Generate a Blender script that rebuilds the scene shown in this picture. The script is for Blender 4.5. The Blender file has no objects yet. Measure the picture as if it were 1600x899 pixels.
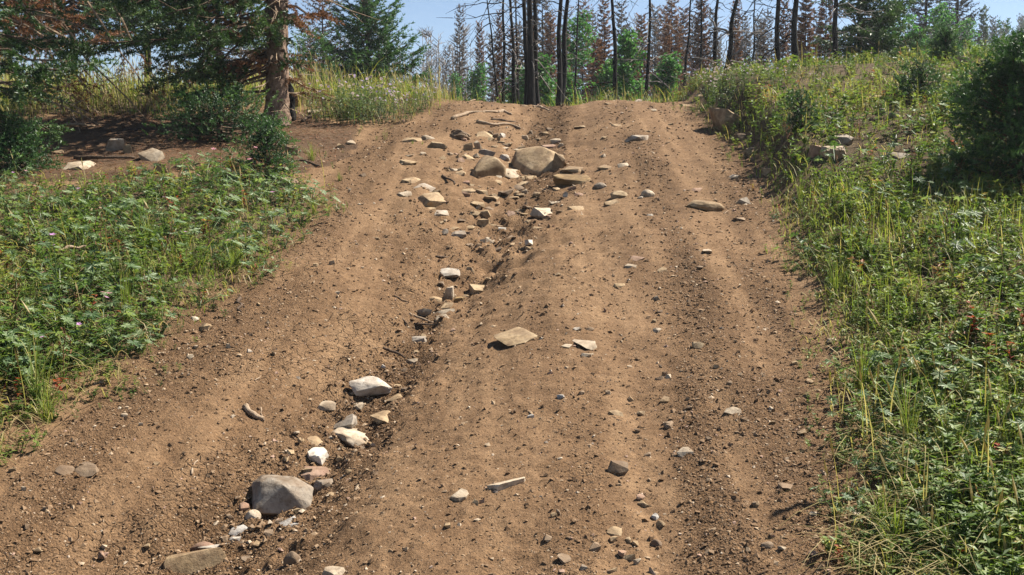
import bpy, bmesh, math, random
import numpy as np
from mathutils import Vector, Matrix, Euler

random.seed(7)
RNG = np.random.default_rng(11)
R = math.radians
scene = bpy.context.scene
C = scene.collection

# ------------------------------------------------------------------ camera, sky, sun, exposure
FPX = 1780.0                 # focal length in pixels of the 1600 px wide photograph
CAMZ = 1.75
TILT = R(5.17)
cam_d = bpy.data.cameras.new('camera')
cam_d.sensor_width = 36.0
cam_d.lens = 36.0 * FPX / 1600.0
cam_d.clip_start = 0.05
cam_d.clip_end = 3000
cam = bpy.data.objects.new('camera', cam_d)
cam.location = (0, 0, CAMZ)
cam.rotation_euler = (math.pi / 2 - TILT, 0, 0)
C.objects.link(cam)
scene.camera = cam

SUN_EL, SUN_AZ = R(50), R(26)      # azimuth counted from +X (right of the trail) towards +Y (up the trail)
world = bpy.data.worlds.new('World')
scene.world = world
world.use_nodes = True
wn = world.node_tree
wn.nodes.clear()
sky = wn.nodes.new('ShaderNodeTexSky')
sky.sky_type = 'NISHITA'
sky.sun_disc = False
sky.sun_elevation = SUN_EL
sky.sun_rotation = math.pi / 2 - SUN_AZ
sky.altitude = 2500
sky.air_density = 1.0
sky.dust_density = 1.1
sky.ozone_density = 1.6
bg = wn.nodes.new('ShaderNodeBackground')
bg.inputs['Strength'].default_value = 0.052
wo = wn.nodes.new('ShaderNodeOutputWorld')
wn.links.new(sky.outputs[0], bg.inputs[0])
wn.links.new(bg.outputs[0], wo.inputs[0])

sun_d = bpy.data.lights.new('sun', 'SUN')
sun_d.energy = 5.0
sun_d.angle = R(0.53)
sun_d.color = (1.0, 0.93, 0.81)
sun = bpy.data.objects.new('sun', sun_d)
ld = Vector((-math.cos(SUN_AZ) * math.cos(SUN_EL), -math.sin(SUN_AZ) * math.cos(SUN_EL), -math.sin(SUN_EL)))
sun.rotation_euler = ld.to_track_quat('-Z', 'Y').to_euler()
sun.location = (20, 10, 30)
C.objects.link(sun)

vs = scene.view_settings
vs.view_transform = 'Standard'
vs.look = 'None'
vs.exposure = 1.38
vs.gamma = 1.0
vs.use_curve_mapping = False

# ------------------------------------------------------------------ numeric helpers
def smooth(a, b, x):
    t = np.clip((np.asarray(x, float) - a) / (b - a), 0, 1)
    return t * t * (3 - 2 * t)

def _h(ix, iy, iz, seed):
    n = (ix * 374761393 + iy * 668265263 + iz * 2147483647 + seed * 1274126177) & 0xFFFFFFFF
    n = ((n ^ (n >> 13)) * 1274126177) & 0xFFFFFFFF
    n = ((n ^ (n >> 16)) * 2246822519) & 0xFFFFFFFF
    return ((n ^ (n >> 15)) & 0xFFFFFF) / float(0xFFFFFF) * 2 - 1

def noise2(x, y, seed=0):
    x = np.asarray(x, float); y = np.asarray(y, float)
    ix = np.floor(x).astype(np.int64); iy = np.floor(y).astype(np.int64)
    fx = x - ix; fy = y - iy
    fx = fx * fx * (3 - 2 * fx); fy = fy * fy * (3 - 2 * fy)
    z = np.zeros_like(ix)
    a = _h(ix, iy, z, seed); b = _h(ix + 1, iy, z, seed)
    c = _h(ix, iy + 1, z, seed); d = _h(ix + 1, iy + 1, z, seed)
    return (a * (1 - fx) + b * fx) * (1 - fy) + (c * (1 - fx) + d * fx) * fy

def fbm2(x, y, f, octv, seed=0, gain=0.5):
    s = 0; a = 1.0
    for o in range(octv):
        s = s + a * noise2(x * f + 17.3 * o, y * f - 9.1 * o, seed + o)
        a *= gain; f *= 2.03
    return s

def noise3(p, f, seed=0):
    p = np.asarray(p) * f + 31.7
    i = np.floor(p).astype(np.int64); q = p - i; q = q * q * (3 - 2 * q)
    s = 0
    for dx in (0, 1):
        for dy in (0, 1):
            for dz in (0, 1):
                w = (q[:, 0] if dx else 1 - q[:, 0]) * (q[:, 1] if dy else 1 - q[:, 1]) * (q[:, 2] if dz else 1 - q[:, 2])
                s = s + w * _h(i[:, 0] + dx, i[:, 1] + dy, i[:, 2] + dz, seed)
    return s

def inpoly(x, y, poly):
    x = np.asarray(x, float); y = np.asarray(y, float)
    r = np.zeros(x.shape, bool)
    n = len(poly); j = n - 1
    for i in range(n):
        xi, yi = poly[i]; xj, yj = poly[j]
        if yi != yj:
            c = ((yi > y) != (yj > y)) & (x < (xj - xi) * (y - yi) / (yj - yi) + xi)
            r ^= c
        j = i
    return r

# ------------------------------------------------------------------ the lie of the land
SL = math.tan(R(12))
ct, st = math.cos(TILT), math.sin(TILT)

def raydir(px, py):
    a = (px - 800) / FPX; b = (449.5 - py) / FPX
    return a, ct + b * st, -st + b * ct

def on_plane(px, py, drop=0.0):
    dx, dy, dz = raydir(px, py)
    t = (CAMZ + drop) / (SL * dy - dz)
    return dx * t, dy * t

_yy = np.linspace(-30, 460, 9801)
_sl = SL * (1 - smooth(11.4, 14.2, _yy)) - 0.035 * smooth(12.6, 15, _yy) * (1 - smooth(30, 60, _yy))
_zz = np.concatenate([[0], np.cumsum((_sl[1:] + _sl[:-1]) / 2 * np.diff(_yy))])
_zz -= np.interp(0, _yy, _zz)
def base(y):
    return np.interp(y, _yy, _zz)

def curve(pts, drop=0.0):
    w = [on_plane(px, py, drop) for px, py in pts]
    w.sort(key=lambda p: p[1])
    return np.array([p[1] for p in w]), np.array([p[0] for p in w])
EL = curve([(-230, 860), (0, 672), (200, 590), (320, 480), (440, 370), (500, 290), (545, 240), (620, 188), (700, 160)])
ER = curve([(1425, 950), (1390, 899), (1340, 770), (1312, 590), (1262, 440), (1210, 300), (1160, 225), (1105, 170)])
RUT = curve([(250, 960), (330, 890), (400, 825), (450, 770), (500, 716), (548, 660), (592, 610), (640, 545), (680, 492),
             (720, 450), (768, 400), (800, 345), (822, 300), (842, 240), (852, 200), (848, 172), (836, 160)], 0.20)
def edgeL(y): return np.interp(y, EL[0], EL[1])
def edgeR(y): return np.interp(y, ER[0], ER[1])
def rutx(y): return np.interp(y, RUT[0], RUT[1])
def rutdepth(y): return np.interp(y, [0, 2.8, 4.5, 6, 7.4, 8.6, 10, 11.5, 13, 16], [.18, .215, .225, .21, .17, .13, .14, .14, .07, 0.03])

def trailness(x, y):
    return smooth(-0.05, 0.25, edgeR(y) - x) * smooth(-0.05, 0.25, x - edgeL(y))

def HS(x, y):
    x = np.asarray(x, float); y = np.asarray(y, float)
    z = base(y)
    d = x - rutx(y)
    w = np.where(d < 0, np.interp(y, [2, 5, 8, 13], [0.50, 0.42, .38, .34]), np.interp(y, [2, 5, 8, 13], [0.42, 0.40, .40, .34]))
    z = z - rutdepth(y) * np.exp(-np.abs(np.maximum(np.abs(d) - np.interp(y, [2, 6, 9, 12], [.05, .05, .10, .03]), 0) / w) ** 1.35)
    dr = x - edgeR(y)
    hr = np.interp(y, [0, 4, 7, 9, 11, 14, 20], [.05, .08, .18, .33, .36, .28, .15])
    z = z + hr * np.where(y > 8, smooth(-0.06, 0.32, dr), np.interp(y, [5, 8], [0, 1]) * smooth(-0.06, 0.32, dr) + (1 - np.interp(y, [5, 8], [0, 1])) * smooth(-0.12, 0.75, dr)) + np.interp(y, [0, 5, 12, 30], [.04, .05, .07, .05]) * np.clip(dr - 0.4, 0, 5)
    dl = edgeL(y) - x
    z = z + 0.05 * smooth(-0.1, 0.5, dl) + 0.02 * np.clip(dl - 0.3, 0, 5)
    z = z + np.interp(y, [0, 9, 11, 13, 16], [0, 0, .03, .03, 0]) * np.exp(-((x - 1.15) / 0.45) ** 2)
    # shallow wheel tracks
    z = z - 0.022 * np.exp(-((x - (0.42 + 0.02 * y)) / 0.17) ** 2) - 0.018 * np.exp(-((x - (0.95 + 0.055 * y)) / 0.18) ** 2) * (dr < 0)
    near = np.exp(-np.clip(y - 14, 0, None) / 8)
    z = z + near * 0.022 * fbm2(x, y, 0.9, 2, 3) + near * trailness(x, y) * (0.012 * noise2(x * 5 - 0.3 * y, y * 0.6, 21) + 0.006 * noise2(x * 13 - .5 * y, y * 0.7, 22))
    return z

def H(x, y):
    x = np.asarray(x, float); y = np.asarray(y, float)
    z = HS(x, y)
    near = np.exp(-np.clip(y - 14, 0, None) / 8)
    d = np.abs(x - rutx(y))
    rough = 0.6 + 1.0 * np.exp(-(d / 0.24) ** 2)
    wall = np.exp(-((d - .1) / .3) ** 2)
    z = z + near * wall * .020 * fbm2(x, y, 8.5, 2, 131)
    basin = np.exp(-((x + .12) / .55) ** 2 - ((y - 7.6) / 1.3) ** 2)
    rough = rough + .8 * basin
    z = z + basin * .045 * (fbm2(x, y, 4.5, 2, 95) + .5 * np.abs(noise2(x * 9, y * 9, 97)))
    z = z + near * rough * (0.011 * fbm2(x, y, 6, 3, 8, 0.6) + 0.0052 * fbm2(x, y, 34, 3, 14, 0.75))
    # crumbly clods
    c = noise2(x * 26, y * 26, 40)
    z = z + near * rough * 0.010 * smooth(0.35, 0.8, c)
    c = noise2(x * 48, y * 48, 44)
    z = z + near * rough * 0.007 * smooth(0.3, 0.8, c)
    return z

_tt = np.concatenate([np.arange(1.2, 20, 0.01), np.arange(20, 60, 0.1)])
def at(px, py):
    """the point of the ground seen at a pixel of the photograph"""
    dx, dy, dz = raydir(px, py)
    X, Y, Z = dx * _tt, dy * _tt, CAMZ + dz * _tt
    below = np.nonzero(Z < HS(X, Y))[0]
    i = below[0] if len(below) else np.argmin(Z - HS(X, Y))
    return float(X[i]), float(Y[i])
def depth_of(x, y):
    return y * ct - (float(HS(x, y)) - CAMZ) * st
def ground(x, y): return float(H(x, y))
def poly(pts):
    return [at(*p) for p in pts]

# vegetated ground, as outlines on the terrain
P_LEFT = poly([(-32, 715), (28, 678), (88, 668), (138, 642), (163, 612), (218, 588), (268, 562), (310, 522), (328, 492), (368, 467), (420, 440),
               (460, 400), (508, 350), (533, 322), (502, 300), (474, 272), (448, 258), (328, 262), (290, 272), (253, 265), (158, 278), (28, 288)])
P_LEFT += [(-9, P_LEFT[-1][1]), (-9, 0.5), (-2.6, 0.5)]
P_MEAD = [(-80, 9.9)] + poly([(-20, 196), (80, 184), (170, 182), (250, 182), (330, 178), (398, 168), (468, 172), (505, 190), (562, 194), (630, 189), (682, 168), (722, 152)]) + \
         [(-0.75, 13.6), (0.4, 14.4), (0.7, 13.6), (1.9, 13.4), (2.6, 13.0), (2.6, 30), (60, 60), (60, 420), (-80, 420)]
P_RIGHT = [(1.15, 0.5)] + poly([(1395, 960), (1362, 899), (1332, 850), (1315, 790), (1332, 720), (1305, 680), (1286, 600), (1292, 560), (1264, 500), (1238, 450),
               (1218, 400), (1208, 350), (1175, 300), (1145, 245), (1120, 215), (1082, 190), (1052, 160)]) + [(1.95, 13.0), (2.1, 14), (2.5, 40), (50, 100), (80, 0.5)]
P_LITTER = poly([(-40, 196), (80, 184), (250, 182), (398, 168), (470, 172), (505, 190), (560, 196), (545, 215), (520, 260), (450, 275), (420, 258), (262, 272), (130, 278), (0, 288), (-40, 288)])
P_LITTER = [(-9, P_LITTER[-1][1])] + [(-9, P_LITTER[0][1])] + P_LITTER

def vegmask(x, y):
    jx = x + 0.12 * fbm2(x, y, 3.6, 3, 61); jy = y + 0.16 * fbm2(x, y, 3.9, 3, 67)
    return inpoly(jx, jy, P_LEFT), inpoly(jx, jy, P_MEAD), inpoly(jx, jy, P_RIGHT)
def polydist(x, y):
    # distance to the outline of the planted ground
    x = np.atleast_1d(np.asarray(x, float)); y = np.atleast_1d(np.asarray(y, float)); d = np.full(x.shape, 9.0)
    for P in (P_LEFT[:22], P_MEAD[1:18], P_RIGHT[1:19]):
        for (ax, ay), (bx_, by_) in zip(P[:-1], P[1:]):
            ex, ey = bx_ - ax, by_ - ay; L2 = ex * ex + ey * ey + 1e-9
            t = np.clip(((x - ax) * ex + (y - ay) * ey) / L2, 0, 1)
            d = np.minimum(d, np.hypot(x - ax - t * ex, y - ay - t * ey))
    return d
def clear_of_stones(x, y):
    ok = np.ones(np.shape(x), bool)
    for sx_, sy_, r_ in STONES:
        if r_ > .035:
            ok &= ~(((x - sx_) ** 2 + (y - sy_) ** 2 < (r_ * 1.0) ** 2) | (((x - sx_) / (r_ * .9)) ** 2 + ((y - sy_ + 1.7 * r_) / (r_ * 1.8)) ** 2 < 1))
    return ok
def anyveg(x, y):
    a, b, c = vegmask(x, y)
    return a | b | c

# ------------------------------------------------------------------ mesh and object helpers
class Geo:
    def __init__(s): s.V = []; s.T = []; s.A = []; s.n = 0
    def add(s, V, T, a=0.5):
        V = np.asarray(V, float).reshape(-1, 3); T = np.asarray(T, np.int64).reshape(-1, 3)
        s.V.append(V); s.T.append(T + s.n)
        s.A.append(np.broadcast_to(np.asarray(a, float), (len(V),)).copy()); s.n += len(V)
        return s
    def merge(s, g):
        for V, T, A in [g.arrays()]: s.add(V, T, A)
        return s
    def arrays(s):
        if not s.V: return np.zeros((0, 3)), np.zeros((0, 3), np.int64), np.zeros(0)
        return np.concatenate(s.V), np.concatenate(s.T), np.concatenate(s.A)
    def mesh(s, name, mat=None, smooth_=False):
        V, T, A = s.arrays()
        return tri_mesh(name, V, T, A, mat, smooth_)

def tri_mesh(name, V, T, A=None, mat=None, smooth_=False):
    me = bpy.data.meshes.new(name)
    me.vertices.add(len(V)); me.vertices.foreach_set('co', np.ascontiguousarray(V, np.float32).ravel())
    k = T.shape[1]
    me.loops.add(T.size); me.loops.foreach_set('vertex_index', np.ascontiguousarray(T, np.int32).ravel())
    me.polygons.add(len(T)); me.polygons.foreach_set('loop_start', np.arange(0, T.size, k, dtype=np.int32))
    if smooth_: me.polygons.foreach_set('use_smooth', np.ones(len(T), bool))
    else: me.polygons.foreach_set('use_smooth', np.zeros(len(T), bool))
    me.update(calc_edges=True)
    if A is not None:
        at_ = me.attributes.new('rnd', 'FLOAT', 'POINT'); at_.data.foreach_set('value', np.ascontiguousarray(A, np.float32))
    if mat: me.materials.append(mat)
    return me

def obj(name, me, parent=None, loc=(0, 0, 0), rot=(0, 0, 0), scale=(1, 1, 1)):
    o = bpy.data.objects.new(name, me); C.objects.link(o)
    if parent: o.parent = parent
    o.location = loc; o.rotation_euler = rot; o.scale = scale
    return o
def tag(o, label, cat, group=None, kind=None):
    o['label'] = label; o['category'] = cat
    if group: o['group'] = group
    if kind: o['kind'] = kind
    return o
def empty(name, loc, rz=0, sc=1.0):
    o = bpy.data.objects.new(name, None); C.objects.link(o)
    o.empty_display_size = 0.05
    o.location = loc; o.rotation_euler = (0, 0, rz); o.scale = (sc, sc, sc)
    return o

def tube(P, rad, sides=5, cap=True):
    P = np.asarray(P, float); n = len(P)
    rad = np.broadcast_to(np.asarray(rad, float), (n,))
    t = np.gradient(P, axis=0); t /= np.linalg.norm(t, axis=1)[:, None] + 1e-9
    ref = np.array([0, 0, 1.0]) if abs(t[:, 2]).mean() < 0.8 else np.array([1.0, 0, 0])
    u = np.cross(t, ref); u /= np.linalg.norm(u, axis=1)[:, None] + 1e-9
    v = np.cross(t, u)
    a = np.arange(sides) * 2 * math.pi / sides
    V = P[:, None, :] + rad[:, None, None] * (np.cos(a)[None, :, None] * u[:, None, :] + np.sin(a)[None, :, None] * v[:, None, :])
    V = V.reshape(-1, 3); T = []
    for i in range(n - 1):
        for j in range(sides):
            k = (j + 1) % sides
            p, q, r, s_ = i * sides + j, i * sides + k, (i + 1) * sides + k, (i + 1) * sides + j
            T += [(p, r, q), (p, s_, r)]
    if cap:
        for j in range(1, sides - 1):
            T.append((0, j, j + 1)); b = (n - 1) * sides; T.append((b, b + j + 1, b + j))
    return V, np.array(T)

def rot_to(dirs, roll=None, up=(0, 0, 1)):
    """matrices (N,3,3) whose columns are X = dir, Y = side, Z = up-ish"""
    d = np.asarray(dirs, float); d = d / (np.linalg.norm(d, axis=1)[:, None] + 1e-9)
    upv = np.broadcast_to(np.asarray(up, float), d.shape)
    y = np.cross(upv, d); y /= np.linalg.norm(y, axis=1)[:, None] + 1e-6
    z = np.cross(d, y)
    if roll is not None:
        c, s = np.cos(roll)[:, None], np.sin(roll)[:, None]
        y, z = y * c + z * s, z * c - y * s
    return np.stack([d, y, z], axis=2)

def replicate(tV, tT, M, P, a, scale=None):
    """copies of one template; M (N,3,3), P (N,3), a (N,)"""
    if scale is not None: M = M * np.asarray(scale)[:, None, None]
    V = np.einsum('nij,kj->nki', M, tV) + P[:, None, :]
    N, k = len(P), len(tV)
    T = tT[None] + (np.arange(N) * k)[:, None, None]
    return V.reshape(-1, 3), T.reshape(-1, 3), np.repeat(a, k)

# ------------------------------------------------------------------ materials
def new_mat(name):
    m = bpy.data.materials.new(name); m.use_nodes = True
    nt = m.node_tree; nt.nodes.clear()
    out = nt.nodes.new('ShaderNodeOutputMaterial')
    return m, nt, out
def nd(nt, t, **kw):
    n = nt.nodes.new(t)
    for k, v in kw.items():
        if k.startswith('i_'): n.inputs[k[2:].replace('_', ' ')].default_value = v
        else: setattr(n, k, v)
    return n
def ramp(nt, stops, interp='LINEAR'):
    r = nt.nodes.new('ShaderNodeValToRGB'); e = r.color_ramp.elements
    r.color_ramp.interpolation = interp
    while len(e) < len(stops): e.new(0.5)
    for i, (p, c) in enumerate(stops):
        e[i].position = p; e[i].color = (*c, 1)
    return r
def mixc(nt, fac, a, b, mode='MIX'):
    m = nt.nodes.new('ShaderNodeMix'); m.data_type = 'RGBA'; m.blend_type = mode
    L = nt.links
    for sock, v in ((m.inputs[0], fac), (m.inputs[6], a), (m.inputs[7], b)):
        if hasattr(v, 'is_linked') or hasattr(v, 'links'): L.new(v, sock)
        elif isinstance(v, (int, float)): sock.default_value = v
        else: sock.default_value = (*v, 1)
    return m.outputs[2]
def mth(nt, op, a, b=0.0, clamp=False):
    m = nt.nodes.new('ShaderNodeMath'); m.operation = op; m.use_clamp = clamp
    for s, v in ((m.inputs[0], a), (m.inputs[1], b)):
        if isinstance(v, (int, float)): s.default_value = v
        else: nt.links.new(v, s)
    return m.outputs[0]
def noise_n(nt, vec, scale, detail=4, rough=0.6):
    n = nd(nt, 'ShaderNodeTexNoise', i_Scale=scale, i_Detail=detail, i_Roughness=rough)
    if vec: nt.links.new(vec, n.inputs['Vector'])
    return n.outputs['Fac']

def mat_leaf(name, stops, trans=0.3, rough=0.55, spec=0.3, useobj=False):
    m, nt, out = new_mat(name); L = nt.links
    a = nd(nt, 'ShaderNodeAttribute', attribute_name='rnd')
    v = a.outputs['Fac']
    if useobj:
        oi = nt.nodes.new('ShaderNodeObjectInfo')
        v = mth(nt, 'ADD', mth(nt, 'MULTIPLY', v, 0.35), mth(nt, 'MULTIPLY', oi.outputs['Random'], 0.65))
    r = ramp(nt, stops); L.new(v, r.inputs[0])
    tc = nt.nodes.new('ShaderNodeTexCoord')
    nz = noise_n(nt, tc.outputs['Object'], 40, 2)
    col = mixc(nt, mth(nt, 'MULTIPLY', nz, 0.5), r.outputs[0], (0.02, 0.03, 0.01), 'MIX')
    b = nd(nt, 'ShaderNodeBsdfPrincipled', i_Roughness=rough)
    b.inputs['Specular IOR Level'].default_value = spec
    L.new(col, b.inputs['Base Color'])
    t = nt.nodes.new('ShaderNodeBsdfTranslucent')
    tcol = mixc(nt, 0.6, col, (0.9, 1.0, 0.25), 'MULTIPLY')
    L.new(mixc(nt, 1.0, tcol, (1.8, 1.8, 1.8), 'MULTIPLY'), t.inputs['Color'])
    mx = nt.nodes.new('ShaderNodeMixShader'); mx.inputs[0].default_value = trans
    L.new(b.outputs[0], mx.inputs[1]); L.new(t.outputs[0], mx.inputs[2]); L.new(mx.outputs[0], out.inputs[0])
    return m

def mat_rock(name, c1, c2, c3, dirt=0.4, rough=0.85, bump=0.5, strat=False):
    m, nt, out = new_mat(name); L = nt.links
    tc = nt.nodes.new('ShaderNodeTexCoord'); oi = nt.nodes.new('ShaderNodeObjectInfo')
    add = nd(nt, 'ShaderNodeVectorMath', operation='ADD')
    L.new(tc.outputs['Object'], add.inputs[0])
    cb = nt.nodes.new('ShaderNodeCombineXYZ')
    L.new(mth(nt, 'MULTIPLY', oi.outputs['Random'], 50), cb.inputs[0]); L.new(cb.outputs[0], add.inputs[1])
    v = add.outputs[0]
    if strat:
        mp = nd(nt, 'ShaderNodeMapping'); mp.inputs['Scale'].default_value = (0.5, 0.5, 5); L.new(v, mp.inputs[0]); v = mp.outputs[0]
    n1 = noise_n(nt, v, 9, 5, 0.65); n2 = noise_n(nt, v, 45, 5, 0.7); n3 = noise_n(nt, v, 160, 3, 0.6)
    r1 = ramp(nt, [(0.32, c1), (0.5, c2), (0.68, c3)]); L.new(n1, r1.inputs[0])
    sp = ramp(nt, [(0.36, (0.55, 0.52, 0.5)), (0.5, (1, 1, 1)), (0.7, (1.12, 1.1, 1.05))]); L.new(n2, sp.inputs[0])
    col = mixc(nt, 0.8, r1.outputs[0], sp.outputs[0], 'MULTIPLY')
    dm = ramp(nt, [(0.45, (0, 0, 0)), (0.62, (1, 1, 1))]); L.new(noise_n(nt, v, 14, 4, 0.6), dm.inputs[0])
    col = mixc(nt, mth(nt, 'MULTIPLY', dm.outputs[0], dirt * 1.5), col, (0.20, 0.126, 0.072))
    val = mth(nt, 'ADD', mth(nt, 'MULTIPLY', oi.outputs['Random'], 0.28), 0.60)
    hs = nd(nt, 'ShaderNodeHueSaturation'); L.new(val, hs.inputs['Value']); L.new(col, hs.inputs['Color'])
    b = nd(nt, 'ShaderNodeBsdfPrincipled', i_Roughness=rough)
    b.inputs['Specular IOR Level'].default_value = 0.25
    L.new(hs.outputs[0], b.inputs['Base Color'])
    bp = nd(nt, 'ShaderNodeBump', i_Strength=bump, i_Distance=0.008)
    L.new(mth(nt, 'ADD', mth(nt, 'MULTIPLY', n2, 0.7), mth(nt, 'MULTIPLY', n3, 0.3)), bp.inputs['Height'])
    L.new(bp.outputs[0], b.inputs['Normal']); L.new(b.outputs[0], out.inputs[0])
    return m

def mat_wood(name, c1, c2, c3, sc=(30, 30, 4), bump=0.6):
    m, nt, out = new_mat(name); L = nt.links
    tc = nt.nodes.new('ShaderNodeTexCoord')
    mp = nd(nt, 'ShaderNodeMapping'); mp.inputs['Scale'].default_value = sc; L.new(tc.outputs['Object'], mp.inputs[0])
    n1 = noise_n(nt, mp.outputs[0], 1.0, 5, 0.65)
    r = ramp(nt, [(0.3, c1), (0.5, c2), (0.7, c3)]); L.new(n1, r.inputs[0])
    n2 = noise_n(nt, tc.outputs['Object'], 5, 3, 0.6)
    col = mixc(nt, mth(nt, 'MULTIPLY', n2, 0.5), r.outputs[0], c1)
    b = nd(nt, 'ShaderNodeBsdfPrincipled', i_Roughness=0.85); b.inputs['Specular IOR Level'].default_value = 0.2
    L.new(col, b.inputs['Base Color'])
    bp = nd(nt, 'ShaderNodeBump', i_Strength=bump, i_Distance=0.02); L.new(n1, bp.inputs['Height'])
    L.new(bp.outputs[0], b.inputs['Normal']); L.new(b.outputs[0], out.inputs[0])
    return m

def mat_ground():
    m, nt, out = new_mat('trail_earth'); L = nt.links
    tc = nt.nodes.new('ShaderNodeTexCoord'); v = tc.outputs['Object']
    loose = nd(nt, 'ShaderNodeAttribute', attribute_name='loose').outputs['Fac']
    veg = nd(nt, 'ShaderNodeAttribute', attribute_name='veg').outputs['Fac']
    lit = nd(nt, 'ShaderNodeAttribute', attribute_name='litter').outputs['Fac']
    crk = nd(nt, 'ShaderNodeAttribute', attribute_name='crack').outputs['Fac']
    big = noise_n(nt, v, 1.6, 4, 0.6); mid = noise_n(nt, v, 11, 5, 0.7); fine = noise_n(nt, v, 75, 4, 0.75); vf = noise_n(nt, v, 300, 3, 0.7)
    c = ramp(nt, [(0.25, DIRT_D), (0.5, DIRT_M), (0.75, DIRT_L)])
    f = mth(nt, 'ADD', mth(nt, 'MULTIPLY', big, 0.45), mth(nt, 'MULTIPLY', mid, 0.55)); 
    mps = nd(nt, 'ShaderNodeMapping'); mps.inputs['Scale'].default_value = (9, 0.55, 1); mps.inputs['Rotation'].default_value = (0, 0, 0.03); L.new(v, mps.inputs[0])
    f = mth(nt, 'ADD', f, mth(nt, 'MULTIPLY', mth(nt, 'SUBTRACT', noise_n(nt, mps.outputs[0], 1.0, 4, .65), .5), 0.6))
    f = mth(nt, 'SUBTRACT', mth(nt, 'ADD', f, 0.05), mth(nt, 'MULTIPLY', loose, 0.11)); L.new(f, c.inputs[0])
    sp = ramp(nt, [(0.30, (0.42, 0.38, 0.35)), (0.46, (0.9, 0.88, 0.86)), (0.6, (1.06, 1.05, 1.03)), (0.76, (1.35, 1.3, 1.22))]); L.new(fine, sp.inputs[0])
    col = mixc(nt, 0.9, c.outputs[0], sp.outputs[0], 'MULTIPLY')
    # crumbs and grit
    vo = nd(nt, 'ShaderNodeTexVoronoi', i_Scale=120.0); L.new(v, vo.inputs['Vector'])
    gr = ramp(nt, [(0.0, (0.5, 0.46, 0.43)), (0.35, (0.95, 0.95, 0.95)), (0.75, (1.0, 1.0, 1.0)), (0.96, (1.5, 1.45, 1.35))]); 
    sx = nt.nodes.new('ShaderNodeSeparateColor'); L.new(vo.outputs['Color'], sx.inputs[0]); L.new(sx.outputs[0], gr.inputs[0])
    col = mixc(nt, mth(nt, 'ADD', mth(nt, 'MULTIPLY', loose, 0.55), 0.3), col, gr.outputs[0], 'MULTIPLY')
    # dry mud cracks
    nv = nd(nt, 'ShaderNodeTexNoise', i_Scale=9.0, i_Detail=3.0); L.new(v, nv.inputs['Vector'])
    vm = nd(nt, 'ShaderNodeVectorMath', operation='MULTIPLY_ADD'); L.new(nv.outputs['Color'], vm.inputs[0])
    vm.inputs[1].default_value = (0.09, 0.09, 0.09); L.new(v, vm.inputs[2])
    ve = nd(nt, 'ShaderNodeTexVoronoi', feature='DISTANCE_TO_EDGE', i_Scale=15.0); L.new(vm.outputs[0], ve.inputs['Vector'])
    ck = ramp(nt, [(0.0, (0.35, 0.35, 0.35)), (0.045, (1, 1, 1))]); L.new(ve.outputs['Distance'], ck.inputs[0])
    ckm = mth(nt, 'MULTIPLY', mth(nt, 'SUBTRACT', 1.0, ck.outputs[0]), mth(nt, 'MULTIPLY', crk, mth(nt, 'GREATER_THAN', big, 0.5)))
    # soil under plants, needle litter under the spruce
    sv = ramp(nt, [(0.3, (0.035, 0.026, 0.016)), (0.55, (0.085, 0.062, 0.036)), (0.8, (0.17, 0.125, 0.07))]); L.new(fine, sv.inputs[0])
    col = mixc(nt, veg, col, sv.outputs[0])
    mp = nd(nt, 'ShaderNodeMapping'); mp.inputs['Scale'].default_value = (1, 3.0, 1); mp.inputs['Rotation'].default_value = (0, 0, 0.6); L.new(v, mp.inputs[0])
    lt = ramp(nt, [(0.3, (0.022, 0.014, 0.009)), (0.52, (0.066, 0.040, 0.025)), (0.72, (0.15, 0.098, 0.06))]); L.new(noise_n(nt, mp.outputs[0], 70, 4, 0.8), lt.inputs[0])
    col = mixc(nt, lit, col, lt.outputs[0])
    b = nd(nt, 'ShaderNodeBsdfPrincipled', i_Roughness=0.95); b.inputs['Specular IOR Level'].default_value = 0.12
    L.new(col, b.inputs['Base Color'])
    hgt = mth(nt, 'MULTIPLY', mth(nt, 'ADD', mth(nt, 'MULTIPLY', fine, 0.9), mth(nt, 'MULTIPLY', vf, 0.3)), mth(nt, 'ADD', mth(nt, 'MULTIPLY', loose, 0.7), 0.5))
    hgt = mth(nt, 'ADD', hgt, mth(nt, 'MULTIPLY', mid, 0.7))
    hgt = mth(nt, 'SUBTRACT', hgt, mth(nt, 'MULTIPLY', vo.outputs['Distance'], mth(nt, 'ADD', mth(nt, 'MULTIPLY', loose, 0.8), 0.12)))
    hgt = mth(nt, 'SUBTRACT', hgt, mth(nt, 'MULTIPLY', ckm, 0.9))
    bp = nd(nt, 'ShaderNodeBump', i_Strength=1.0, i_Distance=0.014); L.new(hgt, bp.inputs['Height'])
    L.new(bp.outputs[0], b.inputs['Normal']); L.new(b.outputs[0], out.inputs[0])
    return m
DIRT_D = (0.102, 0.061, 0.033); DIRT_M = (0.168, 0.103, 0.057); DIRT_L = (0.250, 0.161, 0.092)

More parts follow.
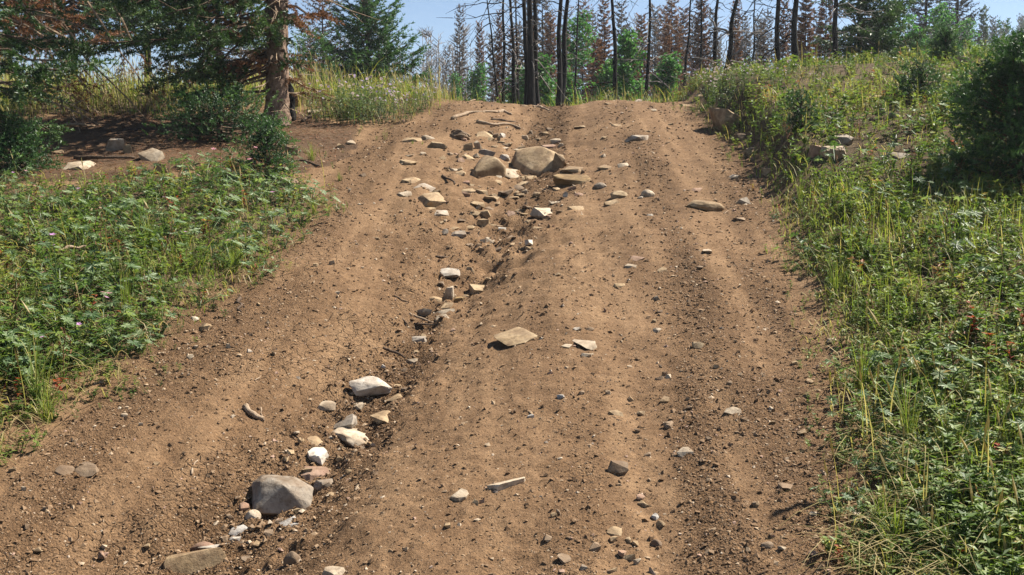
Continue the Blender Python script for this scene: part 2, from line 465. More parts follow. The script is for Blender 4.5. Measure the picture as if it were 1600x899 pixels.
MG = mat_ground()
MR = {
    'tan': mat_rock('tan_sandstone', (0.27, 0.185, 0.10), (0.40, 0.285, 0.165), (0.49, 0.375, 0.235)),
    'pale': mat_rock('pale_stone', (0.36, 0.285, 0.20), (0.48, 0.39, 0.285), (0.56, 0.47, 0.36), 0.35),
    'white': mat_rock('white_stone', (0.42, 0.37, 0.305), (0.55, 0.49, 0.415), (0.64, 0.58, 0.50), 0.25),
    'grey': mat_rock('grey_stone', (0.22, 0.175, 0.13), (0.36, 0.305, 0.245), (0.47, 0.40, 0.325), 0.35),
    'blue': mat_rock('slate_stone', (0.28, 0.26, 0.235), (0.39, 0.365, 0.335), (0.47, 0.44, 0.40), 0.2),
    'brown': mat_rock('brown_stone', (0.14, 0.095, 0.065), (0.24, 0.17, 0.11), (0.31, 0.23, 0.16)),
    'red': mat_rock('reddish_stone', (0.25, 0.14, 0.095), (0.37, 0.235, 0.165), (0.45, 0.32, 0.24)),
    'gold': mat_rock('golden_layered_stone', (0.13, 0.075, 0.03), (0.33, 0.21, 0.09), (0.46, 0.34, 0.18), 0.15, 0.8, 1.0, True),
}
MW = {
    'stick': mat_wood('weathered_stick', (0.16, 0.11, 0.07), (0.30, 0.22, 0.15), (0.42, 0.33, 0.24), (40, 40, 40)),
    'darkstick': mat_wood('dark_stick', (0.035, 0.024, 0.017), (0.09, 0.06, 0.04), (0.18, 0.12, 0.08), (40, 40, 40)),
    'bark': mat_wood('spruce_bark', (0.05, 0.03, 0.022), (0.25, 0.165, 0.115), (0.42, 0.32, 0.24), (24, 24, 17), 1.0),
    'char': mat_wood('charred_bark', (0.006, 0.006, 0.006), (0.018, 0.016, 0.015), (0.05, 0.043, 0.038), (22, 22, 6), 1.0),
    'greywood': mat_wood('grey_dead_wood', (0.14, 0.12, 0.105), (0.24, 0.215, 0.195), (0.34, 0.31, 0.285), (20, 20, 3)),
    'aspen': mat_wood('aspen_bark', (0.16, 0.16, 0.13), (0.40, 0.41, 0.35), (0.52, 0.53, 0.47), (8, 8, 30), 0.4),
}
ML = {
    'geranium': mat_leaf('geranium_leaf', [(0, (0.05, 0.105, 0.038)), (0.35, (0.11, 0.185, 0.066)), (0.65, (0.20, 0.275, 0.11)), (0.92, (0.33, 0.38, 0.22)), (1, (0.34, 0.14, 0.04))], 0.32, 0.5, 0.4, True),
    'geranium_far': mat_leaf('geranium_leaf_far', [(0, (0.055, 0.105, 0.035)), (0.5, (0.13, 0.205, 0.07)), (0.9, (0.27, 0.34, 0.17)), (0.97, (0.18, 0.26, 0.06)), (1, (0.32, 0.10, 0.03))], 0.28, 0.5, 0.4),
    'grass': mat_leaf('grass_blade', [(0, (0.075, 0.125, 0.02)), (0.35, (0.16, 0.22, 0.034)), (0.62, (0.28, 0.31, 0.062)), (0.82, (0.39, 0.35, 0.11)), (1, (0.42, 0.36, 0.17))], 0.35),
    'dry': mat_leaf('dry_grass', [(0, (0.12, 0.17, 0.04)), (0.3, (0.22, 0.22, 0.07)), (0.6, (0.36, 0.28, 0.12)), (1, (0.50, 0.40, 0.21))], 0.35),
    'forb': mat_leaf('forb_leaf', [(0, (0.04, 0.085, 0.02)), (0.35, (0.11, 0.18, 0.034)), (0.65, (0.22, 0.28, 0.065)), (0.88, (0.34, 0.33, 0.11)), (0.97, (0.36, 0.20, 0.04)), (1, (0.34, 0.06, 0.03))], 0.3),
    'aster': mat_leaf('aster_leaf', [(0, (0.06, 0.10, 0.04)), (0.5, (0.13, 0.185, 0.085)), (1, (0.22, 0.27, 0.14))], 0.25),
    'petal': mat_leaf('lilac_petal', [(0, (0.42, 0.30, 0.56)), (0.6, (0.58, 0.46, 0.68)), (1, (0.70, 0.62, 0.76))], 0.35),
    'pink': mat_leaf('pink_petal', [(0, (0.55, 0.20, 0.50)), (1, (0.62, 0.36, 0.66))], 0.35),
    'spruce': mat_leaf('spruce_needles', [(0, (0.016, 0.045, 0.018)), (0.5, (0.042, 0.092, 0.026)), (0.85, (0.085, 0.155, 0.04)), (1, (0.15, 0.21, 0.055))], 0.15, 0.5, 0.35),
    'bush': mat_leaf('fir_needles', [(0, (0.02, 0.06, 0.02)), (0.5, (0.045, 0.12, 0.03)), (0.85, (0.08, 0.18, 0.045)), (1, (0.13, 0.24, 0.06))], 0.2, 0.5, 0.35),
    'rust': mat_leaf('rusty_needles', [(0, (0.085, 0.035, 0.02)), (0.5, (0.20, 0.082, 0.045)), (1, (0.33, 0.15, 0.085))], 0.15, 0.7, 0.15),
    'dull': mat_leaf('dull_brown_needles', [(0, (0.05, 0.032, 0.026)), (0.5, (0.12, 0.078, 0.06)), (1, (0.20, 0.125, 0.09))], 0.1, 0.7, 0.15),
    'darkdead': mat_leaf('dark_scorched_needles', [(0, (0.02, 0.02, 0.017)), (0.5, (0.045, 0.042, 0.033)), (1, (0.09, 0.075, 0.055))], 0.1, 0.7, 0.15),
    'aspen': mat_leaf('aspen_leaf', [(0, (0.035, 0.12, 0.035)), (0.5, (0.065, 0.19, 0.055)), (1, (0.13, 0.28, 0.085))], 0.35),
}
m, nt, out = new_mat('gravel_grit')
a_ = nd(nt, 'ShaderNodeAttribute', attribute_name='rnd')
r_ = ramp(nt, [(0, (0.09, 0.055, 0.031)), (0.45, (0.158, 0.098, 0.055)), (0.72, (0.205, 0.135, 0.081)), (0.86, (0.31, 0.225, 0.145)), (0.95, (0.40, 0.33, 0.25)), (1.0, (0.30, 0.20, 0.15))])
nt.links.new(a_.outputs['Fac'], r_.inputs[0])
b_ = nd(nt, 'ShaderNodeBsdfPrincipled', i_Roughness=0.92); b_.inputs['Specular IOR Level'].default_value = 0.15
nt.links.new(r_.outputs[0], b_.inputs['Base Color']); nt.links.new(b_.outputs[0], out.inputs[0])
M_GRIT = m

# ------------------------------------------------------------------ ground sheet and dirt trail
def loose_mask(x, y):
    d = x - rutx(y)
    a = np.exp(-((d - 0.08) / 0.24) ** 2)
    b = 0.85 * np.exp(-((x - (0.62 + 0.045 * y)) / 0.20) ** 2)
    c = 0.5 * np.exp(-((x - (edgeR(y) - 0.25)) / 0.2) ** 2) + 0.45 * np.exp(-((x - (edgeL(y) + 0.2)) / 0.22) ** 2)
    n = 0.5 + 0.75 * fbm2(x * 4.2 - .25 * y, y * 0.45, 1.2, 3, 77)
    m_ = 0.5 + 0.7 * fbm2(x, y, 1.6, 3, 79)
    return np.clip((a + .9 * b + c) * (0.35 + 0.75 * n) + 0.45 * (n - .35) + .25 * (m_ - .5), 0, 1)

def build_ground():
    ys = np.concatenate([np.linspace(-8, 1.6, 24)[:-1], 1.6 * np.exp(np.arange(0, math.log(16 / 1.6), 0.0036)), 16 * np.exp(np.arange(0.02, math.log(420 / 16.), 0.05)), [420.]])
    ui = np.arange(-0.50, 0.5001, 0.0034)
    us = np.concatenate([-np.array([2.6, 2.0, 1.6, 1.3, 1.1, .95, .82, .72, .64, .58, .54]), ui, np.array([.54, .58, .64, .72, .82, .95, 1.1, 1.3, 1.6, 2.0, 2.6])])
    Y, U = np.meshgrid(ys, us, indexing='ij')
    X = U * np.maximum(Y, 1.6) * np.where(Y < 1.6, 1.6, 1.0)
    X = np.where(Y < 1.6, U * 1.6, U * Y)
    Z = H(X, Y)
    nr, nc = Y.shape
    V = np.stack([X, Y, Z], -1).reshape(-1, 3)
    i = (np.arange(nr - 1)[:, None] * nc + np.arange(nc - 1)[None, :]).ravel()
    Q = np.stack([i, i + 1, i + nc + 1, i + nc], 1)
    fx, fy = X.ravel(), Y.ravel()
    vm = anyveg(fx, fy)
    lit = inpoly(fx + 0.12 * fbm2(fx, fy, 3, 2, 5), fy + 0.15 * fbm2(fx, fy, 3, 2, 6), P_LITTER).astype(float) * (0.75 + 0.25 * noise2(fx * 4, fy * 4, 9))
    lo = loose_mask(fx, fy)
    d = fx - rutx(fy)
    ck = smooth(-1.2, -0.8, d) * (1 - smooth(-0.22, -0.05, d)) * (1 - smooth(6, 8, fy))
    # which faces are trail: bare ground between the plants
    cx, cy = V[Q].mean(1)[:, 0], V[Q].mean(1)[:, 1]
    tr = (cx > edgeL(cy) - 0.03) & (cx < edgeR(cy) + 0.05) & (cy < 14.2)
    for name, sel, lab in (('dirt_trail', tr, 'rutted brown dirt trail climbing to the crest'), ('ground', ~tr, 'soil under the plants on both sides of the trail')):
        q = Q[sel]; u, inv = np.unique(q, return_inverse=True)
        me = tri_mesh(name, V[u], inv.reshape(-1, 4), None, MG, True)
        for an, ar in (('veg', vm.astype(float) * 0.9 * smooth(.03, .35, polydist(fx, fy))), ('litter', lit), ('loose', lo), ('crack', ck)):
            A = me.attributes.new(an, 'FLOAT', 'POINT'); A.data.foreach_set('value', np.ascontiguousarray(ar[u], np.float32))
        o = obj(name, me); o['kind'] = 'structure'; o['label'] = lab
build_ground()

# ------------------------------------------------------------------ rocks
def ico(sub):
    bm = bmesh.new(); bmesh.ops.create_icosphere(bm, subdivisions=sub, radius=1)
    V = np.array([v.co[:] for v in bm.verts]); T = np.array([[v.index for v in f.verts] for f in bm.faces]); bm.free()
    return V, T
ICO = {k: ico(k) for k in (1, 2, 3, 4)}

def rock_mesh(name, dims, seed, style, mat, sub=3):
    rng = np.random.default_rng(seed)
    n = {'slab': 15, 'block': 13, 'round': 34, 'sliver': 12, 'layer': 18, 'boulder': 20, 'jag': 16}[style]
    p = rng.normal(size=(n, 3)); p /= np.linalg.norm(p, axis=1)[:, None]
    p *= rng.uniform(.86, 1, (n, 1))
    if style in ('slab', 'layer', 'sliver'): p[:, 2] = np.sign(p[:, 2]) * np.minimum(np.abs(p[:, 2]), .38 + .1 * rng.random(n))
    if style in ('block', 'boulder', 'layer'): p = np.sign(p) * np.abs(p) ** (.62 if style != 'boulder' else .8)
    if style == 'sliver': p[:, 1] *= 1 - .6 * np.clip(p[:, 0] + .2, 0, 1)
    bm = bmesh.new()
    for q in p: bm.verts.new(q)
    r_ = bmesh.ops.convex_hull(bm, input=bm.verts)
    bmesh.ops.delete(bm, geom=[v for v in bm.verts if not v.link_faces], context='VERTS')
    cuts, sm = {2: (0, 0), 3: (3, 0), 4: (7, 1)}[sub]
    if style == 'round': sm += 3; cuts = max(cuts, 1)
    if cuts:
        bmesh.ops.triangulate(bm, faces=bm.faces[:])
        bmesh.ops.subdivide_edges(bm, edges=bm.edges[:], cuts=cuts, use_grid_fill=True)
        for _ in range(sm): bmesh.ops.smooth_vert(bm, verts=bm.verts[:], factor=.5, use_axis_x=True, use_axis_y=True, use_axis_z=True)
        bmesh.ops.triangulate(bm, faces=bm.faces[:])
    bm.verts.index_update()
    P = np.array([v.co[:] for v in bm.verts]); T = np.array([[v.index for v in f.verts] for f in bm.faces]); bm.free()
    if cuts:
        amp = {'slab': .035, 'block': .035, 'round': .03, 'sliver': .04, 'layer': .03, 'boulder': .04, 'jag': .14}[style]
        nv = P / (np.linalg.norm(P, axis=1)[:, None] + 1e-6)
        k = amp * (noise3(P, 2.4, seed) + 0.6 * noise3(P, 5.5, seed + 1) + 0.35 * noise3(P, 12, seed + 2))
        if style == 'layer': k = k + 0.09 * noise3(P * np.array([.5, .5, 9]), 1.0, seed + 5)
        if style == 'jag': k = k + 0.16 * noise3(P * np.array([5, 5, 1.2]), 1.0, seed + 5)
        P = P + nv * k[:, None] * np.array([1, 1, .6])
    mn, mx = P.min(0), P.max(0)
    P = (P - (mn + mx) / 2) / (mx - mn) * np.array(dims)[None]
    me = tri_mesh(name, P, T, None, mat, cuts > 0)
    if cuts: me.set_sharp_from_angle(angle=R(24))
    return me

STONES = []
def rock(px, py, w, h, style, col, label, group=None, name='rock', ang=0, bury=0.45, dep=None, sub=None, yaw=None, tilt=(0, 0), cat='rock', thick=None, seed=None):
    x, y = at(px, py + h * 0.22)
    d = depth_of(x, y)
    W = w * d / FPX
    a = R(ang)
    D = (dep if dep else {'slab': 1.1, 'sliver': .45, 'layer': .55, 'block': .9, 'round': .85, 'boulder': 1.2, 'jag': .7}[style]) * W
    hh = h * d / FPX
    Tk = thick * W if thick else min(max((hh - 0.30 * D) / 0.92, 0.16 * W, 0.012), 1.1 * W)
    Tt = Tk / (1 - bury)
    seed = seed if seed is not None else int(px * 7 + py * 13)
    rng = random.Random(seed)
    if sub is None: sub = 4 if w > 45 else (3 if w > 13 else 2)
    me = rock_mesh(name, (W * 1.04, D, Tt), seed, style, MR[col], sub)
    yw = a + (yaw if yaw is not None else rng.uniform(-.25, .25))
    e = Matrix.Rotation(math.atan(SL), 4, 'X') @ Euler((tilt[0] + rng.uniform(-.08, .08), tilt[1] + rng.uniform(-.08, .08), yw)).to_matrix().to_4x4()
    fx = x + W * .35 * np.array([-1, 0, 1, 0, 0]); fy = y + D * .35 * np.array([0, -1, 0, 1, 0])
    z = float(np.mean(H(fx, fy) - SL * (fy - y))) + Tt * (0.5 - bury)
    o = obj(name, me, None, (x, y, z), e.to_euler())
    tag(o, label, cat, group)
    if 'jutting' not in label: STONES.append((x, y, W / 2))
    return o

ROCKS = [
 # --- rut, lower half
 (436, 781, 98, 58, 'boulder', 'grey', 'large grey and tan rock with a pitted top in the rut'),
 (579, 610, 65, 36, 'boulder', 'white', 'smooth white rounded rock sitting in the rut'),
 (513, 630, 28, 17, 'slab', 'pale', 'pale pointed stone beside the smooth white rock'),
 (537, 662, 40, 20, 'block', 'grey', 'light grey wedge stone leaning on a long pale slab in the rut'),
 (554, 677, 72, 15, 'slab', 'pale', 'long thin pale slab in the rut below the smooth white rock'),
 (557, 645, 24, 13, 'slab', 'pale', 'small pale flat stone just below the smooth white rock'),
 (615, 624, 27, 14, 'block', 'tan', 'tan block touching the lower side of the smooth white rock'),
 (596, 657, 34, 12, 'slab', 'tan', 'flat tan stone lying flush in the rut near the long pale slab'),
 (495, 712, 32, 24, 'boulder', 'white', 'rounded whitish stone between the long slab and the large grey rock'),
 (494, 738, 44, 20, 'slab', 'red', 'orange tan cracked stone above the large grey rock'),
 (507, 753, 34, 13, 'layer', 'grey', 'grey layered stone touching the upper corner of the large grey rock'),
 (395, 812, 25, 19, 'round', 'pale', 'round cream cobble below the large grey rock'),
 (376, 829, 30, 14, 'slab', 'blue', 'flat slate grey diamond stone below the large grey rock'),
 (382, 800, 16, 13, 'block', 'red', 'small orange stone wedged against the large grey rock'),
 (317, 857, 42, 17, 'round', 'red', 'pinkish oblong stone above the thin white stone'),
 (341, 866, 60, 12, 'sliver', 'white', 'thin white elongated stone lying against a big flat tan slab'),
 (305, 885, 95, 32, 'slab', 'tan', 'big flat tan slab at the low end of the rut'),
 (457, 868, 28, 28, 'round', 'brown', 'brown cylindrical stone standing on end in the rut floor'),
 (524, 893, 34, 20, 'block', 'pale', 'cream and brown stone at the low end of the rut beyond the cylindrical stone'),
 (452, 825, 33, 10, 'slab', 'blue', 'thin grey slab in the dirt under the large grey rock'),
 (466, 806, 18, 12, 'block', 'tan', 'small tan stone propping the lower corner of the large grey rock'),
 (491, 691, 32, 11, 'slab', 'tan', 'flat tan stone half buried above the rounded whitish stone'),
 (102, 731, 27, 15, 'boulder', 'brown', 'small brown buried rock on the wheel track below the geranium patch'),
 (136, 727, 40, 18, 'boulder', 'brown', 'wide brown buried rock beside a smaller one on the wheel track'),
 (320, 514, 20, 14, 'block', 'tan', 'lone tan block at the edge of the geranium patch'),
 # --- rut, middle
 (700, 430, 38, 18, 'slab', 'white', 'white flat stone at the top of the stick tangle in the rut'),
 (746, 445, 29, 18, 'block', 'tan', 'tan block with a shaded face beside the white flat stone'),
 (700, 459, 19, 22, 'block', 'pale', 'upright pale block under the white flat stone'),
 (679, 466, 23, 12, 'round', 'tan', 'rounded tan stone next to the upright pale block'),
 (718, 467, 17, 11, 'layer', 'gold', 'golden brown stone next to the upright pale block'),
 (664, 487, 25, 13, 'sliver', 'pale', 'pale splinter of stone above the sticks in the rut'),
 (694, 492, 31, 9, 'slab', 'pale', 'tilted thin slab lying over the sticks in the rut'),
 (690, 505, 21, 8, 'slab', 'pale', 'small pale flat stone at the foot of the tilted thin slab'),
 (655, 533, 24, 12, 'layer', 'grey', 'grey split stone in the rut above the smooth white rock'),
 (643, 558, 18, 12, 'block', 'pale', 'small pale block in the rut above the smooth white rock'),
 (807, 524, 68, 26, 'slab', 'tan', 'broad tan flat rock alone on the ridge beside the rut'),
 (914, 538, 36, 12, 'slab', 'pale', 'pale leaf shaped flat stone on the smooth dirt'),
 (884, 541, 18, 9, 'block', 'pale', 'small pale block touching the leaf shaped flat stone'),
 (921, 516, 15, 8, 'round', 'brown', 'small dark brown stone above the leaf shaped flat stone'),
 # --- the boulders and the rubble around them
 (838, 250, 78, 58, 'round', 'tan', 'largest half-buried tan boulder with a smooth domed face'),
 (872, 254, 22, 44, 'block', 'tan', 'split slab separated by a crack from the largest boulder'),
 (760, 262, 60, 46, 'round', 'tan', 'second half-buried tan boulder with a flat weathered face'),
 (796, 276, 32, 20, 'block', 'pale', 'wedge shaped pale block leaning between the two boulders'),
 (822, 279, 28, 8, 'slab', 'tan', 'thin tan slab lying on top of a block below the largest boulder'),
 (811, 289, 33, 15, 'block', 'tan', 'tan block under the thin slab below the largest boulder'),
 (806, 299, 26, 8, 'slab', 'brown', 'dark brown slab under the tan block below the largest boulder'),
 (895, 282, 60, 22, 'layer', 'gold', 'golden brown layered rock with a dark hollow beneath it'),
 (894, 265, 33, 12, 'slab', 'tan', 'tan slab just above the golden layered rock'),
 (944, 262, 23, 9, 'slab', 'tan', 'tan flat stone uphill of the golden layered rock on loose gravel'),
 (938, 292, 20, 12, 'round', 'grey', 'rounded light grey stone beside the golden layered rock'),
 (851, 333, 41, 16, 'slab', 'pale', 'broad pale flat stone below the golden layered rock'),
 (900, 325, 27, 10, 'slab', 'tan', 'tan flat stone on the rut side below the golden layered rock'),
 (744, 324, 28, 12, 'slab', 'tan', 'tan oblong stone casting a dark shadow in the rubble'),
 (729, 311, 15, 13, 'block', 'red', 'reddish upright block above the oblong stone with the dark shadow'),
 (644, 216, 31, 15, 'boulder', 'tan', 'tan rock starting a short row at the trail side, grass sprouting below'),
 (668, 215, 22, 11, 'round', 'pale', 'middle pale rock of the short row at the trail side'),
 (684, 229, 36, 13, 'sliver', 'tan', 'long tilted tan rock ending the short row at the trail side'),
 (639, 254, 29, 11, 'slab', 'tan', 'flat smooth tan stone below the short row of rocks'),
 (643, 281, 31, 12, 'slab', 'tan', 'flat ridged tan stone on the bare wheel track'),
 (665, 292, 30, 7, 'slab', 'grey', 'narrow grey slab beneath the flat ridged stone'),
 (682, 300, 16, 9, 'slab', 'tan', 'small tan tile shaped stone beneath the narrow grey slab'),
 (632, 302, 24, 11, 'slab', 'pale', 'pale cracked stone at the upper end of the bedrock ledge'),
 (670, 312, 56, 18, 'slab', 'tan', 'wide tan bedrock ledge breaking out of the wheel track'),
 (688, 328, 28, 13, 'boulder', 'grey', 'grey knob of rock under the bedrock ledge'),
 (718, 211, 46, 22, 'jag', 'brown', 'jagged splintered brown stump of rock below the exposed roots'),
 (757, 209, 30, 18, 'boulder', 'tan', 'buried tan rock hump beside the jagged stump of rock'),
 (732, 232, 16, 15, 'block', 'tan', 'squarish tan block, one of a pair above the second boulder, duller one'),
 (747, 229, 14, 15, 'block', 'pale', 'squarish pale block, one of a pair above the second boulder'),
 (761, 239, 25, 16, 'block', 'grey', 'grey angular rock resting against the top of the second boulder'),
 (788, 246, 17, 12, 'block', 'white', 'whitish angular stone between the tops of the two boulders'),
 (868, 220, 17, 9, 'block', 'pale', 'pale stone in the rut uphill of the largest boulder'),
 (857, 231, 27, 8, 'slab', 'red', 'pinkish slab just uphill of the largest boulder'),
 # --- the right hand lane
 (995, 215, 35, 17, 'block', 'grey', 'angular grey brown rock alone on the upper lane'),
 (1102, 324, 57, 21, 'round', 'tan', 'long rounded tan rock lying near the trail margin'),
 (1161, 314, 20, 13, 'block', 'grey', 'broken grey rock uphill of the long rounded rock'),
 (1157, 341, 22, 11, 'block', 'brown', 'angular brown rock downhill of the long rounded rock'),
 (967, 306, 27, 15, 'block', 'tan', 'tan rock with a shaded side between the rut and the long rounded rock'),
 (1012, 304, 21, 15, 'round', 'pale', 'pale rounded rock next to the tan shaded one on the lane'),
 (964, 195, 18, 8, 'slab', 'tan', 'tan flat stone near the crest on the upper lane'),
 (906, 198, 18, 8, 'slab', 'tan', 'dusty flat stone near the crest between rut and lane'),
 (987, 414, 22, 10, 'slab', 'pale', 'pale pink flat stone on the gravelly middle of the lane'),
 (1090, 542, 19, 14, 'block', 'tan', 'small tan block with a dark underside on the gravelly lane'),
 (965, 732, 31, 22, 'block', 'brown', 'brown squared rock with a sunlit top on the gravel'),
 (793, 756, 62, 17, 'sliver', 'pale', 'long pale splinter of rock pressed into smooth dirt'),
 (718, 777, 30, 9, 'slab', 'pale', 'small pale slab beside the long pale splinter'),
 (961, 831, 25, 12, 'block', 'tan', 'tan brick shaped stone on the loose gravel'),
 (981, 870, 28, 13, 'sliver', 'tan', 'tan finger shaped stone on the loose gravel'),
 (1025, 848, 18, 13, 'round', 'brown', 'dark brown lump on the loose gravel'),
 (1143, 645, 27, 9, 'slab', 'pale', 'pale flat stone set flush in the lane'),
 (1072, 711, 29, 14, 'slab', 'pale', 'pale pink flat stone set flush in the lane, larger and rounder'),
 (1227, 765, 23, 11, 'block', 'brown', 'brown stone just uphill of the thin post shadow'),
 (1199, 854, 21, 12, 'round', 'brown', 'rounded brown stone downhill of the thin post shadow'),
 (1341, 808, 17, 8, 'slab', 'grey', 'grey flat stone under the grass where the post shadow begins'),
 # --- right bank
 (1134, 192, 50, 40, 'block', 'tan', 'tall tan boulder jutting out of the overgrown bank'),
 (1505, 101, 30, 24, 'jag', 'grey', 'rough dark grey rock on the brow of the grassy bank'),
 (1310, 156, 30, 14, 'slab', 'tan', 'tan flat rock among flowers on the bank'),
 (1368, 153, 36, 16, 'block', 'tan', 'brownish rock ledge in front of the loose young fir'),
 (1406, 146, 26, 13, 'block', 'brown', 'brown rock tucked behind the loose young fir'),
 (1314, 219, 36, 21, 'block', 'grey', 'grey pink rock topping the pile on the bank'),
 (1301, 243, 40, 25, 'jag', 'pale', 'pale fractured rock in the middle of the pile on the bank'),
 (1274, 239, 20, 20, 'block', 'red', 'pinkish rock at the trail end of the pile on the bank'),
 (1405, 241, 32, 16, 'boulder', 'grey', 'greenish grey rock between the rock pile and the dark fir'),
 (1380, 176, 14, 13, 'block', 'grey', 'small grey rock above the pile on the bank'),
 (1397, 182, 19, 12, 'block', 'pale', 'small pale rock above the pile on the bank'),
 (1446, 180, 18, 9, 'slab', 'tan', 'small tan slab in grass uphill of the dark fir'),
 (1488, 177, 19, 12, 'block', 'pale', 'pale rock at the edge of the dark fir'),
 (1094, 150, 19, 9, 'round', 'tan', 'tan cobble at the crest below the asters on the bank'),
 (1107, 182, 17, 10, 'block', 'red', 'reddish stone touching the tall boulder of the bank'),
 (1158, 214, 26, 14, 'block', 'brown', 'brown angular rock bedded in the cut bank below the tall boulder'),
 (1172, 236, 20, 12, 'slab', 'tan', 'tan slab poking out of the cut bank under the plants'),
 (1198, 268, 18, 11, 'block', 'tan', 'small tan rock at the foot of the cut bank'),
 # --- under the big spruce
 (180, 231, 25, 24, 'block', 'grey', 'upright grey stone on the dark litter under the spruce'),
 (200, 236, 15, 17, 'block', 'tan', 'small tan stone against the upright grey stone'),
 (239, 242, 37, 28, 'boulder', 'pale', 'blotchy pale boulder on the litter above the geraniums'),
 (125, 258, 45, 15, 'slab', 'pale', 'pale flat slab at the upper edge of the geraniums'),
 (252, 266, 24, 20, 'block', 'tan', 'mossy tan rock under the blotchy boulder'),
 (92, 238, 19, 8, 'slab', 'tan', 'small tan slab on the shaded litter'),
 (462, 160, 17, 26, 'block', 'tan', 'tan upright rock behind the foot of the spruce trunk'),
 (491, 174, 20, 9, 'slab', 'pale', 'pale flat rock on bare soil beside the asters'),
 (457, 238, 21, 20, 'block', 'tan', 'tan rock beside the fir seedling below the trunk'),
 (450, 285, 34, 26, 'boulder', 'brown', 'lumpy brown earth-covered rock below the fir seedling'),
 (532, 228, 13, 10, 'block', 'tan', 'small tan chip of rock on bare soil, greener side'),
 (548, 224, 16, 9, 'block', 'pale', 'small pale rock on bare soil above the trail edge'),
]
for t in ROCKS:
    kw = {}
    if t[6].startswith('largest'): kw = dict(bury=0.55, dep=1.25, yaw=0.1, seed=1200, tilt=(.1, 0))
    elif t[6].startswith('second half'): kw = dict(bury=0.55, dep=1.25, yaw=-.1, seed=1311, tilt=(.1, -.1))
    elif 'split slab' in t[6]: kw = dict(bury=0.35, dep=1.0, yaw=0.5, tilt=(0, .15))
    elif 'jutting' in t[6]: kw = dict(bury=.4, dep=1.2, yaw=.5, tilt=(.1, .35), seed=21)
    elif 'flush' in t[6] or 'buried' in t[6] or 'ledge breaking' in t[6]: kw = dict(bury=0.6)
    elif 'long pale splinter' in t[6] and 'pressed' in t[6]: kw = dict(ang=38, bury=.55, yaw=0, dep=.4)
    elif 'tilted tan rock' in t[6]: kw = dict(ang=-30, yaw=0)
    elif 'brick shaped' in t[6]: kw = dict(ang=-20)
    elif 'tilted thin slab' in t[6]: kw = dict(ang=20, tilt=(.1, -.25))
    elif 'big flat tan' in t[6]: kw = dict(ang=28, yaw=0, bury=.4, dep=.35)
    elif 'thin white elong' in t[6]: kw = dict(ang=14, yaw=0)
    elif 'pinkish oblong' in t[6]: kw = dict(ang=18, yaw=0, dep=.45)
    elif 'long rounded tan' in t[6]: kw = dict(dep=.45, bury=.25, yaw=-.08)
    elif 'large grey and tan' in t[6]: kw = dict(dep=.75, bury=.3, yaw=-.15, seed=77, tilt=(0, .10), thick=.40)
    elif 'smooth white' in t[6] and 'sitting' in t[6]: kw = dict(dep=.62, bury=.2, yaw=.1)
    rock(*t, **kw)

